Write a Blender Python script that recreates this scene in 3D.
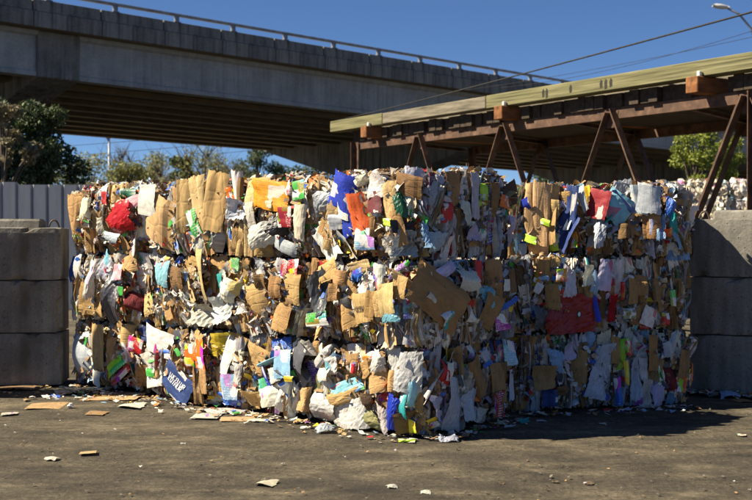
import bpy, math, random
import numpy as np
from mathutils import Vector, Matrix, noise

# ---------------------------------------------------------------- scene, camera, light
for o in list(bpy.data.objects):
    bpy.data.objects.remove(o)
S = bpy.context.scene
COL = S.collection
R = math.radians
FPX, CAMH, HZ = 1150.0, 1.75, 232.0

cd = bpy.data.cameras.new('camera')
cam = bpy.data.objects.new('camera', cd)
COL.objects.link(cam)
cam.location = (0, 0, CAMH)
cam.rotation_euler = (R(90) - math.atan((250 - HZ) / FPX), 0, 0)
cd.sensor_width = 36
cd.lens = 36 * FPX / 752
cd.clip_start = 0.1
cd.clip_end = 4000
cd.dof.use_dof = True
cd.dof.focus_distance = 10.3
cd.dof.aperture_fstop = 3.2
S.camera = cam

SUN_EL = R(45)
TRAV = Vector((1.0, 0.07, 0)).normalized()          # horizontal travel of the sunlight
w = bpy.data.worlds.new('World')
S.world = w
w.use_nodes = True
nt = w.node_tree
sky = nt.nodes.new('ShaderNodeTexSky')
sky.sky_type = 'NISHITA'
sky.sun_disc = False
sky.sun_elevation = SUN_EL
sky.sun_rotation = math.atan2(-TRAV.x, -TRAV.y) % (2 * math.pi)
sky.altitude = 2500
sky.air_density = 0.75
sky.dust_density = 0.1
sky.ozone_density = 8.0
bg = nt.nodes['Background']
bg.inputs['Strength'].default_value = 0.05
nt.links.new(sky.outputs[0], bg.inputs[0])

sd = bpy.data.lights.new('sun', 'SUN')
sun = bpy.data.objects.new('sun', sd)
COL.objects.link(sun)
sd.energy = 5.0
sd.angle = R(0.5)
sd.color = (1.0, 0.88, 0.67)
dirv = Vector((TRAV.x * math.cos(SUN_EL), TRAV.y * math.cos(SUN_EL), -math.sin(SUN_EL)))
sun.rotation_euler = dirv.to_track_quat('-Z', 'Y').to_euler()
sun.location = (-20, -5, 25)

S.view_settings.view_transform = 'Standard'
S.view_settings.look = 'None'
S.view_settings.exposure = 1.15
S.view_settings.gamma = 1.0
S.view_settings.use_curve_mapping = False

rnd = random.Random(11)
nrg = np.random.default_rng(5)

# ---------------------------------------------------------------- helpers
def ray(px, py):
    return Vector(((px - 376) / FPX, 1.0, -(py - HZ) / FPX))

def at(px, py, depth):
    d = ray(px, py)
    return Vector((d.x * depth, depth, CAMH + d.z * depth))

def ground(px, py):
    depth = CAMH * FPX / (py - HZ)
    return Vector(((px - 376) / FPX * depth, depth, 0))

def tag(o, label=None, cat=None, group=None, kind=None):
    if label: o['label'] = label
    if cat: o['category'] = cat
    if group: o['group'] = group
    if kind: o['kind'] = kind
    return o

def empty(name, loc=(0, 0, 0), rot=(0, 0, 0)):
    o = bpy.data.objects.new(name, None)
    COL.objects.link(o)
    o.location = loc
    o.rotation_euler = rot
    o.empty_display_size = 0.2
    return o

class MB:
    """collects shapes that become one mesh"""
    def __init__(self):
        self.v, self.f = [], []
    def add(self, vs, fs):
        n = len(self.v)
        self.v += [tuple(p) for p in vs]
        self.f += [tuple(i + n for i in f) for f in fs]
        return self
    def box(self, x0, x1, y0, y1, z0, z1):
        return self.add([(x0, y0, z0), (x1, y0, z0), (x1, y1, z0), (x0, y1, z0),
                         (x0, y0, z1), (x1, y0, z1), (x1, y1, z1), (x0, y1, z1)],
                        [(0, 3, 2, 1), (4, 5, 6, 7), (0, 1, 5, 4), (1, 2, 6, 5), (2, 3, 7, 6), (3, 0, 4, 7)])
    def prism(self, poly, x0, x1):
        """polygon in (y,z), extruded along x"""
        n = len(poly)
        vs = [(x0, y, z) for y, z in poly] + [(x1, y, z) for y, z in poly]
        fs = [tuple(range(n - 1, -1, -1)), tuple(range(n, 2 * n))]
        fs += [(i, (i + 1) % n, n + (i + 1) % n, n + i) for i in range(n)]
        return self.add(vs, fs)
    def bar(self, a, b, wx, wy, up=(0, 0, 1)):
        """rectangular bar from a to b"""
        a, b = Vector(a), Vector(b)
        d = (b - a).normalized()
        s = d.cross(Vector(up))
        s = s.normalized() if s.length > 1e-4 else Vector((1, 0, 0))
        t = s.cross(d)
        vs = []
        for p in (a, b):
            for i, j in ((-1, -1), (1, -1), (1, 1), (-1, 1)):
                vs.append(p + s * i * wx / 2 + t * j * wy / 2)
        return self.add(vs, [(3, 2, 1, 0), (4, 5, 6, 7), (0, 1, 5, 4), (1, 2, 6, 5), (2, 3, 7, 6), (3, 0, 4, 7)])
    def angle(self, a, b, wd, th, up):
        """L-section steel from a to b"""
        a, b = Vector(a), Vector(b)
        d = (b - a).normalized()
        s = d.cross(Vector(up)).normalized()
        t = s.cross(d)
        prof = [(0, 0), (wd, 0), (wd, th), (th, th), (th, wd), (0, wd)]
        vs = [p + s * (i - wd / 2) + t * j for p in (a, b) for i, j in prof]
        fs = [(5, 4, 3, 2, 1, 0), (6, 7, 8, 9, 10, 11)] + [(i, (i + 1) % 6, 6 + (i + 1) % 6, 6 + i) for i in range(6)]
        return self.add(vs, fs)
    def tube(self, pts, rad, n=8):
        pts = [Vector(p) for p in pts]
        rads = rad if isinstance(rad, (list, tuple)) else [rad] * len(pts)
        rings = []
        for i, p in enumerate(pts):
            d = (pts[min(i + 1, len(pts) - 1)] - pts[max(i - 1, 0)]).normalized()
            s = d.cross(Vector((0.13, 0.21, 1)))
            s = s.normalized() if s.length > 1e-4 else Vector((1, 0, 0))
            t = s.cross(d)
            rings.append([p + (s * math.cos(k * 2 * math.pi / n) + t * math.sin(k * 2 * math.pi / n)) * rads[i] for k in range(n)])
        vs = [q for r_ in rings for q in r_]
        fs = [(i * n + k, i * n + (k + 1) % n, (i + 1) * n + (k + 1) % n, (i + 1) * n + k) for i in range(len(pts) - 1) for k in range(n)]
        fs += [tuple(range(n - 1, -1, -1)), tuple((len(pts) - 1) * n + k for k in range(n))]
        return self.add(vs, fs)
    def build(self, name, mat, parent=None, bevel=0, smooth=False, loc=None):
        me = bpy.data.meshes.new(name)
        me.from_pydata(self.v, [], self.f)
        me.materials.append(mat)
        if smooth:
            me.polygons.foreach_set('use_smooth', [True] * len(me.polygons))
        me.update()
        o = bpy.data.objects.new(name, me)
        COL.objects.link(o)
        if parent: o.parent = parent
        if loc is not None: o.location = loc
        if bevel:
            m = o.modifiers.new('bevel', 'BEVEL')
            m.width = bevel
            m.segments = 1
            m.limit_method = 'ANGLE'
        return o

# ---------------------------------------------------------------- materials
def new_mat(name):
    m = bpy.data.materials.new(name)
    m.use_nodes = True
    t = m.node_tree
    return m, t, t.nodes['Principled BSDF']

def N(t, typ, **kw):
    n = t.nodes.new(typ)
    for k, v in kw.items():
        setattr(n, k, v)
    return n

def ramp(t, fac, stops, interp='LINEAR'):
    n = N(t, 'ShaderNodeValToRGB')
    n.color_ramp.interpolation = interp
    e = n.color_ramp.elements
    while len(e) > 1: e.remove(e[-1])
    e[0].position = stops[0][0]
    e[0].color = (*stops[0][1], 1) if len(stops[0][1]) == 3 else stops[0][1]
    for p, c in stops[1:]:
        q = e.new(p)
        q.color = (*c, 1)
    t.links.new(fac, n.inputs[0])
    return n.outputs[0]

def mixc(t, fac, a, b, typ='MIX'):
    n = N(t, 'ShaderNodeMix', data_type='RGBA', blend_type=typ)
    for sock, val in ((n.inputs[0], fac), (n.inputs[6], a), (n.inputs[7], b)):
        if hasattr(val, 'is_linked'): t.links.new(val, sock)
        else: sock.default_value = val if isinstance(val, float) else (*val, 1)
    return n.outputs[2]

def mth(t, op, a, b=0.0, c=0.0):
    n = N(t, 'ShaderNodeMath', operation=op)
    for i, val in enumerate((a, b, c)):
        if hasattr(val, 'is_linked'): t.links.new(val, n.inputs[i])
        else: n.inputs[i].default_value = val
    return n.outputs[0]

def tex(t, typ, vec=None, **inp):
    n = N(t, typ)
    if vec is not None: t.links.new(vec, n.inputs['Vector'])
    for k, v in inp.items():
        n.inputs[k.replace('_', ' ')].default_value = v
    return n

def mapping(t, vec, scale=(1, 1, 1), loc=(0, 0, 0), rot=(0, 0, 0)):
    n = N(t, 'ShaderNodeMapping')
    t.links.new(vec, n.inputs[0])
    n.inputs['Scale'].default_value = scale
    n.inputs['Location'].default_value = loc
    n.inputs['Rotation'].default_value = rot
    return n.outputs[0]

def bump(t, bs, h, strength=0.3, dist=0.02):
    n = N(t, 'ShaderNodeBump')
    n.inputs['Strength'].default_value = strength
    n.inputs['Distance'].default_value = dist
    t.links.new(h, n.inputs['Height'])
    t.links.new(n.outputs[0], bs.inputs['Normal'])

def concrete_mat(name, dark, light, streak=0.5, rough=0.9, scale=1.0, moss=None, drips=0, holes=False):
    m, t, b = new_mat(name)
    co = N(t, 'ShaderNodeTexCoord').outputs['Object']
    n1 = tex(t, 'ShaderNodeTexNoise', co, Scale=1.3 * scale, Detail=8.0, Roughness=0.65)
    n2 = tex(t, 'ShaderNodeTexNoise', mapping(t, co, (5 * scale, 5 * scale, 0.35 * scale)), Scale=1.0, Detail=5.0)
    n3 = tex(t, 'ShaderNodeTexNoise', co, Scale=22 * scale, Detail=6.0)
    f = mth(t, 'MULTIPLY_ADD', n2.outputs[0], streak, mth(t, 'MULTIPLY', n1.outputs[0], 1 - streak))
    f = mth(t, 'MULTIPLY_ADD', n3.outputs[0], 0.25, mth(t, 'MULTIPLY', f, 0.8))
    c = ramp(t, f, [(0.32, dark), (0.62, light)])
    if drips:
        n5 = tex(t, 'ShaderNodeTexNoise', mapping(t, co, (7, 7, 0.25)), Scale=1.0, Detail=3.0)
        n6 = tex(t, 'ShaderNodeTexNoise', co, Scale=0.35, Detail=3.0)
        k = mth(t, 'MULTIPLY', ramp(t, n5.outputs[0], [(0.50, (0, 0, 0)), (0.66, (1, 1, 1))]), ramp(t, n6.outputs[0], [(0.40, (0, 0, 0)), (0.6, (drips, drips, drips))]))
        c = mixc(t, k, c, (0.028, 0.026, 0.022))
    if moss:
        n4 = tex(t, 'ShaderNodeTexNoise', mapping(t, co, (3, 3, 0.7)), Scale=1.1, Detail=4.0)
        c = mixc(t, ramp(t, n4.outputs[0], [(0.55, (0, 0, 0)), (0.72, (0.8, 0.8, 0.8))]), c, moss)
    if holes:
        vh = tex(t, 'ShaderNodeTexVoronoi', co, Scale=26.0)
        sh = N(t, 'ShaderNodeSeparateColor'); t.links.new(vh.outputs['Color'], sh.inputs[0])
        pit = mth(t, 'MULTIPLY', ramp(t, vh.outputs['Distance'], [(0.16, (1, 1, 1)), (0.24, (0, 0, 0))]), mth(t, 'GREATER_THAN', sh.outputs[0], 0.72))
        c = mixc(t, mth(t, 'MULTIPLY', pit, 0.6), c, (0.05, 0.046, 0.04))
        f = mth(t, 'SUBTRACT', f, mth(t, 'MULTIPLY', pit, 0.6))
    t.links.new(c, b.inputs['Base Color'])
    b.inputs['Roughness'].default_value = rough
    bump(t, b, f, 0.6, 0.03)
    return m

def noise_mat(name, stops, scale=4, detail=6, rough=0.8, stretch=(1, 1, 1), bumpk=0.2, metal=0.0, spec=0.3):
    m, t, b = new_mat(name)
    co = N(t, 'ShaderNodeTexCoord').outputs['Object']
    n1 = tex(t, 'ShaderNodeTexNoise', mapping(t, co, stretch), Scale=scale, Detail=detail, Roughness=0.6)
    t.links.new(ramp(t, n1.outputs[0], stops), b.inputs['Base Color'])
    b.inputs['Roughness'].default_value = rough
    b.inputs['Metallic'].default_value = metal
    b.inputs['Specular IOR Level'].default_value = spec
    if bumpk: bump(t, b, n1.outputs[0], bumpk, 0.02)
    return m

M = {}
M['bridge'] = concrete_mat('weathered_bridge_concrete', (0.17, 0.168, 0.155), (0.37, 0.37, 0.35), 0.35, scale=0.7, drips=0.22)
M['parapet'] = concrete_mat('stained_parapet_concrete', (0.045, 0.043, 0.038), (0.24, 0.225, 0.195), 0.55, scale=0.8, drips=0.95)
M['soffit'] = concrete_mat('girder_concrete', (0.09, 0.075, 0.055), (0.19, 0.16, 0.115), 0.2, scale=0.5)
M['block'] = concrete_mat('cast_block_concrete', (0.065, 0.062, 0.055), (0.26, 0.245, 0.21), 0.45, scale=1.6, moss=(0.09, 0.077, 0.055), drips=0.5, holes=True)
M['rust'] = noise_mat('rusty_painted_steel', [(0.3, (0.04, 0.026, 0.020)), (0.55, (0.115, 0.064, 0.042)), (0.75, (0.21, 0.13, 0.085))], 5, 8, 0.75, (1, 1, 1), 0.25)
M['green_timber'] = noise_mat('green_treated_timber', [(0.3, (0.06, 0.055, 0.032)), (0.47, (0.135, 0.128, 0.062)), (0.58, (0.19, 0.178, 0.09)), (0.72, (0.26, 0.235, 0.14))], 3.0, 10, 0.85, (0.25, 8, 8), 0.4)
M['grey_timber'] = noise_mat('weathered_grey_timber', [(0.3, (0.08, 0.07, 0.05)), (0.55, (0.20, 0.175, 0.13)), (0.75, (0.30, 0.265, 0.20))], 2.2, 8, 0.9, (0.6, 6, 6), 0.4)
M['tie'] = noise_mat('orange_brown_timber', [(0.3, (0.10, 0.038, 0.014)), (0.6, (0.27, 0.115, 0.042)), (0.8, (0.36, 0.19, 0.08))], 3, 6, 0.85, (3, 0.6, 3), 0.3)
M['plank'] = noise_mat('dark_deck_plank', [(0.3, (0.025, 0.019, 0.013)), (0.6, (0.065, 0.047, 0.033)), (0.8, (0.11, 0.085, 0.06))], 3, 6, 0.9, (3, 0.6, 3), 0.3)
M['white_bracket'] = noise_mat('white_bracket', [(0.3, (0.5, 0.5, 0.48)), (0.7, (0.72, 0.72, 0.7))], 6, 3, 0.6)
M['mark'] = noise_mat('black_paint_mark', [(0.3, (0.02, 0.02, 0.018)), (0.7, (0.05, 0.05, 0.035))], 30, 3, 0.9)
M['galv'] = noise_mat('galvanised_steel', [(0.3, (0.16, 0.17, 0.18)), (0.7, (0.30, 0.31, 0.33))], 3, 5, 0.5, metal=0.4)
M['fence'] = noise_mat('grey_fence_panel', [(0.3, (0.27, 0.285, 0.31)), (0.7, (0.35, 0.365, 0.395))], 2, 5, 0.6, (3, 3, 0.5), 0.05)
M['cable'] = noise_mat('black_cable', [(0.3, (0.02, 0.02, 0.02)), (0.7, (0.04, 0.04, 0.04))], 5, 2, 0.7)
M['bark'] = noise_mat('bark', [(0.3, (0.05, 0.04, 0.03)), (0.7, (0.14, 0.11, 0.085))], 6, 6, 0.95)
M['pole_wood'] = noise_mat('pole_timber', [(0.3, (0.06, 0.045, 0.035)), (0.7, (0.15, 0.12, 0.09))], 6, 6, 0.95)
M['lamp_glass'] = noise_mat('lamp_lens', [(0.3, (0.5, 0.5, 0.48)), (0.7, (0.62, 0.62, 0.6))], 4, 2, 0.3)
M['wire_steel'] = noise_mat('rusty_lifting_wire', [(0.3, (0.06, 0.045, 0.035)), (0.7, (0.14, 0.10, 0.08))], 12, 3, 0.6)
M['hill'] = noise_mat('scrub_hill', [(0.3, (0.03, 0.045, 0.018)), (0.7, (0.09, 0.10, 0.045))], 0.15, 8, 0.95)

def leaf_mat(name, a, b_, trans=0.25):
    m, t, b = new_mat(name)
    g = N(t, 'ShaderNodeNewGeometry')
    c = ramp(t, g.outputs['Random Per Island'], [(0.0, a), (1.0, b_)])
    t.links.new(c, b.inputs['Base Color'])
    b.inputs['Roughness'].default_value = 0.65
    tr = N(t, 'ShaderNodeBsdfTranslucent')
    t.links.new(c, tr.inputs[0])
    mx = N(t, 'ShaderNodeMixShader')
    mx.inputs[0].default_value = trans
    t.links.new(b.outputs[0], mx.inputs[1])
    t.links.new(tr.outputs[0], mx.inputs[2])
    t.links.new(mx.outputs[0], t.nodes['Material Output'].inputs[0])
    return m
M['leaf_dark'] = leaf_mat('dark_evergreen_leaf', (0.03, 0.05, 0.018), (0.105, 0.14, 0.05), 0.22)
M['leaf_olive'] = leaf_mat('olive_spring_leaf', (0.14, 0.15, 0.04), (0.33, 0.32, 0.11))
M['leaf_tan'] = leaf_mat('pale_tan_leaf', (0.14, 0.12, 0.06), (0.28, 0.24, 0.14))
M['leaf_lime'] = leaf_mat('fresh_lime_leaf', (0.12, 0.16, 0.02), (0.34, 0.38, 0.07), 0.35)

def ground_mat():
    m, t, b = new_mat('packed_dirt_ground')
    co = N(t, 'ShaderNodeTexCoord').outputs['Object']
    big = tex(t, 'ShaderNodeTexNoise', co, Scale=0.55, Detail=5.0, Roughness=0.6)
    mid = tex(t, 'ShaderNodeTexNoise', mapping(t, co, (0.9, 1.7, 1), rot=(0, 0, 0.12)), Scale=2.2, Detail=7.0, Roughness=0.65)
    fine = tex(t, 'ShaderNodeTexNoise', co, Scale=26.0, Detail=8.0, Roughness=0.75)
    grit = tex(t, 'ShaderNodeTexVoronoi', co, Scale=42.0)
    f = mth(t, 'MULTIPLY_ADD', mid.outputs[0], 0.5, mth(t, 'MULTIPLY', big.outputs[0], 0.35))
    f = mth(t, 'MULTIPLY_ADD', fine.outputs[0], 0.42, mth(t, 'ADD', f, -0.11))
    c = ramp(t, f, [(0.38, (0.030, 0.026, 0.021)), (0.47, (0.066, 0.056, 0.041)), (0.545, (0.108, 0.091, 0.063)), (0.66, (0.225, 0.186, 0.128))])
    # oily stains and worn tyre lanes
    st = tex(t, 'ShaderNodeTexNoise', mapping(t, co, (0.5, 0.8, 1), loc=(3.1, 1.7, 0)), Scale=0.9, Detail=6.0, Roughness=0.7)
    c = mixc(t, ramp(t, st.outputs[0], [(0.54, (0, 0, 0)), (0.66, (.75, .75, .75))]), c, (0.035, 0.031, 0.027))
    ln = tex(t, 'ShaderNodeTexWave', mapping(t, co, (0.16, 0.62, 1), rot=(0, 0, 0.22)), Scale=0.55, Distortion=2.5, Detail=3.0)
    ln.bands_direction = 'Y'
    tread = tex(t, 'ShaderNodeTexWave', mapping(t, co, (1, 0.2, 1), rot=(0, 0, 0.22)), Scale=5.0, Distortion=3.0, Detail=2.0)
    lane = mth(t, 'MULTIPLY', ramp(t, ln.outputs['Fac'], [(0.72, (0, 0, 0)), (0.9, (.5, .5, .5))]), mth(t, 'MULTIPLY_ADD', tread.outputs['Fac'], 0.6, 0.4))
    c = mixc(t, lane, c, (0.052, 0.045, 0.036))
    spk = ramp(t, grit.outputs['Distance'], [(0.10, (1, 1, 1)), (0.2, (0, 0, 0))])
    sel = ramp(t, grit.outputs['Color'], [(0.70, (0, 0, 0)), (0.85, (0.7, 0.7, 0.7))])
    k = mth(t, 'MULTIPLY', spk, sel)
    c = mixc(t, k, c, (0.33, 0.29, 0.22))
    t.links.new(c, b.inputs['Base Color'])
    b.inputs['Roughness'].default_value = 0.92
    b.inputs['Specular IOR Level'].default_value = 0.25
    h = mth(t, 'MULTIPLY_ADD', fine.outputs[0], 0.5, mth(t, 'MULTIPLY', mid.outputs[0], 0.8))
    bump(t, b, h, 0.9, 0.05)
    return m
M['ground'] = ground_mat()

# --- waste materials: the object's own colour is the sheet's ink or board colour
def waste_mats():
    def base(name):
        m, t, b = new_mat(name)
        oi = N(t, 'ShaderNodeObjectInfo')
        uv = N(t, 'ShaderNodeTexCoord').outputs['UV']
        return m, t, b, oi.outputs['Color'], oi.outputs['Random'], uv
    def shifted(t, uv, rn, k=40.0, scale=(1, 1, 1)):
        cb = N(t, 'ShaderNodeCombineXYZ')
        t.links.new(mth(t, 'MULTIPLY', rn, k), cb.inputs[0])
        t.links.new(mth(t, 'MULTIPLY', rn, k * 1.7), cb.inputs[1])
        v = N(t, 'ShaderNodeVectorMath', operation='ADD')
        t.links.new(mapping(t, uv, scale), v.inputs[0])
        t.links.new(cb.outputs[0], v.inputs[1])
        return v.outputs[0]
    def text_mask(t, uv, rn, lines=9.0, words=5.0):
        """rows of small print: line bands broken into words, kept to a block of the sheet"""
        sp = N(t, 'ShaderNodeSeparateXYZ'); t.links.new(uv, sp.inputs[0])
        row = mth(t, 'GREATER_THAN', mth(t, 'FRACT', mth(t, 'MULTIPLY', sp.outputs[1], lines)), 0.52)
        nz = tex(t, 'ShaderNodeTexNoise', shifted(t, uv, rn, 40, (words * 4, lines * 0.5, 1)), Scale=1.0, Detail=2.0)
        wd = mth(t, 'GREATER_THAN', nz.outputs[0], 0.50)
        blk = tex(t, 'ShaderNodeTexVoronoi', shifted(t, uv, rn, 23, (1.7, 2.2, 1)), Scale=1.0)
        sb = N(t, 'ShaderNodeSeparateColor'); t.links.new(blk.outputs['Color'], sb.inputs[0])
        keep = mth(t, 'GREATER_THAN', sb.outputs[0], 0.55)
        return mth(t, 'MULTIPLY', mth(t, 'MULTIPLY', row, wd), keep)
    out = {}
    # corrugated board
    m, t, b, col, rn, uv = base('corrugated_cardboard')
    n1 = tex(t, 'ShaderNodeTexNoise', shifted(t, uv, rn, 30, (2, 2, 1)), Scale=1.5, Detail=6.0, Roughness=0.7)
    v = ramp(t, n1.outputs[0], [(0.3, (0.62, 0.62, 0.62)), (0.6, (1.05, 1.03, 1.0))])
    c = mixc(t, 1.0, col, v, 'MULTIPLY')
    msk = mth(t, 'MULTIPLY', text_mask(t, uv, rn, 20.0, 8.0), mth(t, 'GREATER_THAN', rn, 0.85))
    c = mixc(t, mth(t, 'MULTIPLY', msk, 0.4), c, (0.06, 0.045, 0.035))
    t.links.new(c, b.inputs['Base Color'])
    b.inputs['Roughness'].default_value = 0.85
    b.inputs['Specular IOR Level'].default_value = 0.2
    wv = tex(t, 'ShaderNodeTexWave', uv, Scale=14.0, Distortion=0.6)
    vo = tex(t, 'ShaderNodeTexVoronoi', shifted(t, uv, rn, 13, (1.6, 3.4, 1)), Scale=1.0)
    vo.feature = 'DISTANCE_TO_EDGE'
    crs = ramp(t, vo.outputs['Distance'], [(0.0, (0, 0, 0)), (0.10, (1, 1, 1))])
    hgt = mth(t, 'ADD', mth(t, 'MULTIPLY', wv.outputs['Fac'], 0.10), mth(t, 'ADD', n1.outputs[0], mth(t, 'MULTIPLY', crs, 0.5)))
    bump(t, b, hgt, 0.5, 0.012)
    out['C'] = m
    # paper with small print
    m, t, b, col, rn, uv = base('printed_paper')
    n1 = tex(t, 'ShaderNodeTexNoise', shifted(t, uv, rn, 30, (2, 2, 1)), Scale=2.2, Detail=5.0)
    v = ramp(t, n1.outputs[0], [(0.3, (0.70, 0.69, 0.66)), (0.6, (1.0, 1.0, 1.0))])
    c = mixc(t, 1.0, col, v, 'MULTIPLY')
    msk = mth(t, 'MULTIPLY', text_mask(t, uv, rn, 30.0, 12.0), mth(t, 'GREATER_THAN', rn, 0.35))
    c = mixc(t, mth(t, 'MULTIPLY', msk, 0.55), c, (0.05, 0.05, 0.06))
    pic = tex(t, 'ShaderNodeTexVoronoi', shifted(t, uv, rn, 17, (2.0, 1.6, 1)), Scale=1.0)
    sp = N(t, 'ShaderNodeSeparateColor'); t.links.new(pic.outputs['Color'], sp.inputs[0])
    hue = N(t, 'ShaderNodeHueSaturation'); hue.inputs['Color'].default_value = (0.5, 0.08, 0.06, 1)
    t.links.new(sp.outputs[1], hue.inputs['Hue'])
    c = mixc(t, mth(t, 'MULTIPLY', mth(t, 'GREATER_THAN', sp.outputs[0], 0.87), 0.75), c, hue.outputs[0])
    t.links.new(c, b.inputs['Base Color'])
    b.inputs['Roughness'].default_value = 0.7
    bump(t, b, n1.outputs[0], 0.12, 0.01)
    out['P'] = m
    # printed carton: panels of ink, lettering, white lines
    m, t, b, col, rn, uv = base('printed_carton')
    pic = tex(t, 'ShaderNodeTexVoronoi', shifted(t, uv, rn, 17, (2.4, 1.9, 1)), Scale=1.0)
    pic.distance = 'CHEBYCHEV'
    sp = N(t, 'ShaderNodeSeparateColor'); t.links.new(pic.outputs['Color'], sp.inputs[0])
    hue = N(t, 'ShaderNodeHueSaturation')
    t.links.new(col, hue.inputs['Color'])
    t.links.new(mth(t, 'MULTIPLY_ADD', sp.outputs[1], 0.5, 0.25), hue.inputs['Hue'])
    hue.inputs['Value'].default_value = 0.9
    c = mixc(t, mth(t, 'GREATER_THAN', sp.outputs[0], 0.74), col, hue.outputs[0])
    c = mixc(t, mth(t, 'LESS_THAN', sp.outputs[0], 0.18), c, (0.72, 0.72, 0.70))
    msk = text_mask(t, uv, rn, 11.0, 5.0)
    c = mixc(t, mth(t, 'MULTIPLY', msk, 0.8), c, (0.75, 0.75, 0.72))
    n1 = tex(t, 'ShaderNodeTexNoise', shifted(t, uv, rn, 30, (2, 2, 1)), Scale=3.0, Detail=6.0, Roughness=0.7)
    c = mixc(t, 1.0, c, ramp(t, n1.outputs[0], [(0.3, (0.66, 0.66, 0.66)), (0.58, (1.0, 1.0, 1.0))]), 'MULTIPLY')
    scuff = ramp(t, n1.outputs[0], [(0.66, (0, 0, 0)), (0.72, (1, 1, 1))])
    c = mixc(t, scuff, c, (0.5, 0.45, 0.38))
    t.links.new(c, b.inputs['Base Color'])
    b.inputs['Roughness'].default_value = 0.45
    bump(t, b, n1.outputs[0], 0.25, 0.01)
    out['G'] = m
    # plain coloured sheet
    m, t, b, col, rn, uv = base('plain_sheet')
    n1 = tex(t, 'ShaderNodeTexNoise', shifted(t, uv, rn, 30, (2, 2, 1)), Scale=2.5, Detail=6.0, Roughness=0.7)
    c = mixc(t, 1.0, col, ramp(t, n1.outputs[0], [(0.3, (0.62, 0.62, 0.62)), (0.6, (1.0, 1.0, 1.0))]), 'MULTIPLY')
    pk = tex(t, 'ShaderNodeTexVoronoi', shifted(t, uv, rn, 19, (2.2, 2.8, 1)), Scale=1.0)
    pk.distance = 'CHEBYCHEV'
    ps = N(t, 'ShaderNodeSeparateColor'); t.links.new(pk.outputs['Color'], ps.inputs[0])
    c = mixc(t, mth(t, 'MULTIPLY', mth(t, 'GREATER_THAN', ps.outputs[2], 0.88), 0.8), c, (.66, .64, .60))
    c = mixc(t, ramp(t, n1.outputs[0], [(0.64, (0, 0, 0)), (0.70, (.8, .8, .8))]), c, (.42, .37, .30))
    t.links.new(c, b.inputs['Base Color'])
    b.inputs['Roughness'].default_value = 0.6
    bump(t, b, n1.outputs[0], 0.35, 0.015)
    out['L'] = m
    # plastic film
    m, t, b, col, rn, uv = base('plastic_film')
    n1 = tex(t, 'ShaderNodeTexNoise', shifted(t, uv, rn, 30, (3, 3, 1)), Scale=3.0, Detail=6.0, Roughness=0.65, Distortion=1.5)
    c = mixc(t, 1.0, col, ramp(t, n1.outputs[0], [(0.3, (0.6, 0.6, 0.62)), (0.6, (1.0, 1.0, 1.0))]), 'MULTIPLY')
    t.links.new(c, b.inputs['Base Color'])
    b.inputs['Roughness'].default_value = 0.28
    bump(t, b, n1.outputs[0], 0.3, 0.02)
    tr = N(t, 'ShaderNodeBsdfTranslucent'); t.links.new(c, tr.inputs[0])
    mx = N(t, 'ShaderNodeMixShader'); mx.inputs[0].default_value = 0.15
    t.links.new(b.outputs[0], mx.inputs[1]); t.links.new(tr.outputs[0], mx.inputs[2])
    t.links.new(mx.outputs[0], t.nodes['Material Output'].inputs[0])
    out['F'] = m
    # bundle of sheets on edge: each sheet (its UV column) keeps its own stock colour
    m, t, b, col, rn, uv = base('sheets_on_edge')
    sp = N(t, 'ShaderNodeSeparateXYZ'); t.links.new(uv, sp.inputs[0])
    wn = N(t, 'ShaderNodeTexWhiteNoise', noise_dimensions='1D')
    t.links.new(mth(t, 'ADD', mth(t, 'FLOOR', mth(t, 'MULTIPLY', sp.outputs[0], 9.0)), mth(t, 'MULTIPLY', rn, 517.0)), wn.inputs['W'])
    oth = ramp(t, wn.outputs['Value'], [(0.0, (.60, .57, .50)), (0.22, (.40, .25, .11)), (0.38, (.30, .30, .31)), (0.46, (.20, .12, .06)), (0.56, (.66, .64, .60)),
                                       (0.72, (.08, .16, .42)), (0.76, (.45, .05, .04)), (0.80, (.12, .35, .14)), (0.83, (.48, .31, .14))], 'CONSTANT')
    ws = N(t, 'ShaderNodeSeparateColor'); t.links.new(wn.outputs['Color'], ws.inputs[0])
    c = mixc(t, mth(t, 'GREATER_THAN', ws.outputs[1], 0.52), col, oth)
    n1 = tex(t, 'ShaderNodeTexNoise', shifted(t, uv, rn, 30, (9, 4, 1)), Scale=2.0, Detail=5.0)
    c = mixc(t, 1.0, c, ramp(t, n1.outputs[0], [(0.3, (0.5, 0.5, 0.5)), (0.6, (1.0, 1.0, 1.0))]), 'MULTIPLY')
    t.links.new(c, b.inputs['Base Color'])
    b.inputs['Roughness'].default_value = 0.7
    out['E'] = m
    # small scraps: colour stored per scrap
    m, t, b = new_mat('mixed_scraps')
    at_ = N(t, 'ShaderNodeAttribute', attribute_name='Col')
    n1 = tex(t, 'ShaderNodeTexNoise', N(t, 'ShaderNodeTexCoord').outputs['Object'], Scale=60.0, Detail=3.0)
    c = mixc(t, 1.0, at_.outputs['Color'], ramp(t, n1.outputs[0], [(0.3, (0.55, 0.55, 0.55)), (0.6, (1.0, 1.0, 1.0))]), 'MULTIPLY')
    t.links.new(c, b.inputs['Base Color'])
    b.inputs['Roughness'].default_value = 0.6
    out['S'] = m
    # compressed core: thin strata of every colour
    m, t, b = new_mat('compressed_waste')
    co = N(t, 'ShaderNodeTexCoord').outputs['Object']
    v1 = tex(t, 'ShaderNodeTexVoronoi', mapping(t, co, (26, 20, 9)), Scale=1.0)
    sp = N(t, 'ShaderNodeSeparateColor'); t.links.new(v1.outputs['Color'], sp.inputs[0])
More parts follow.
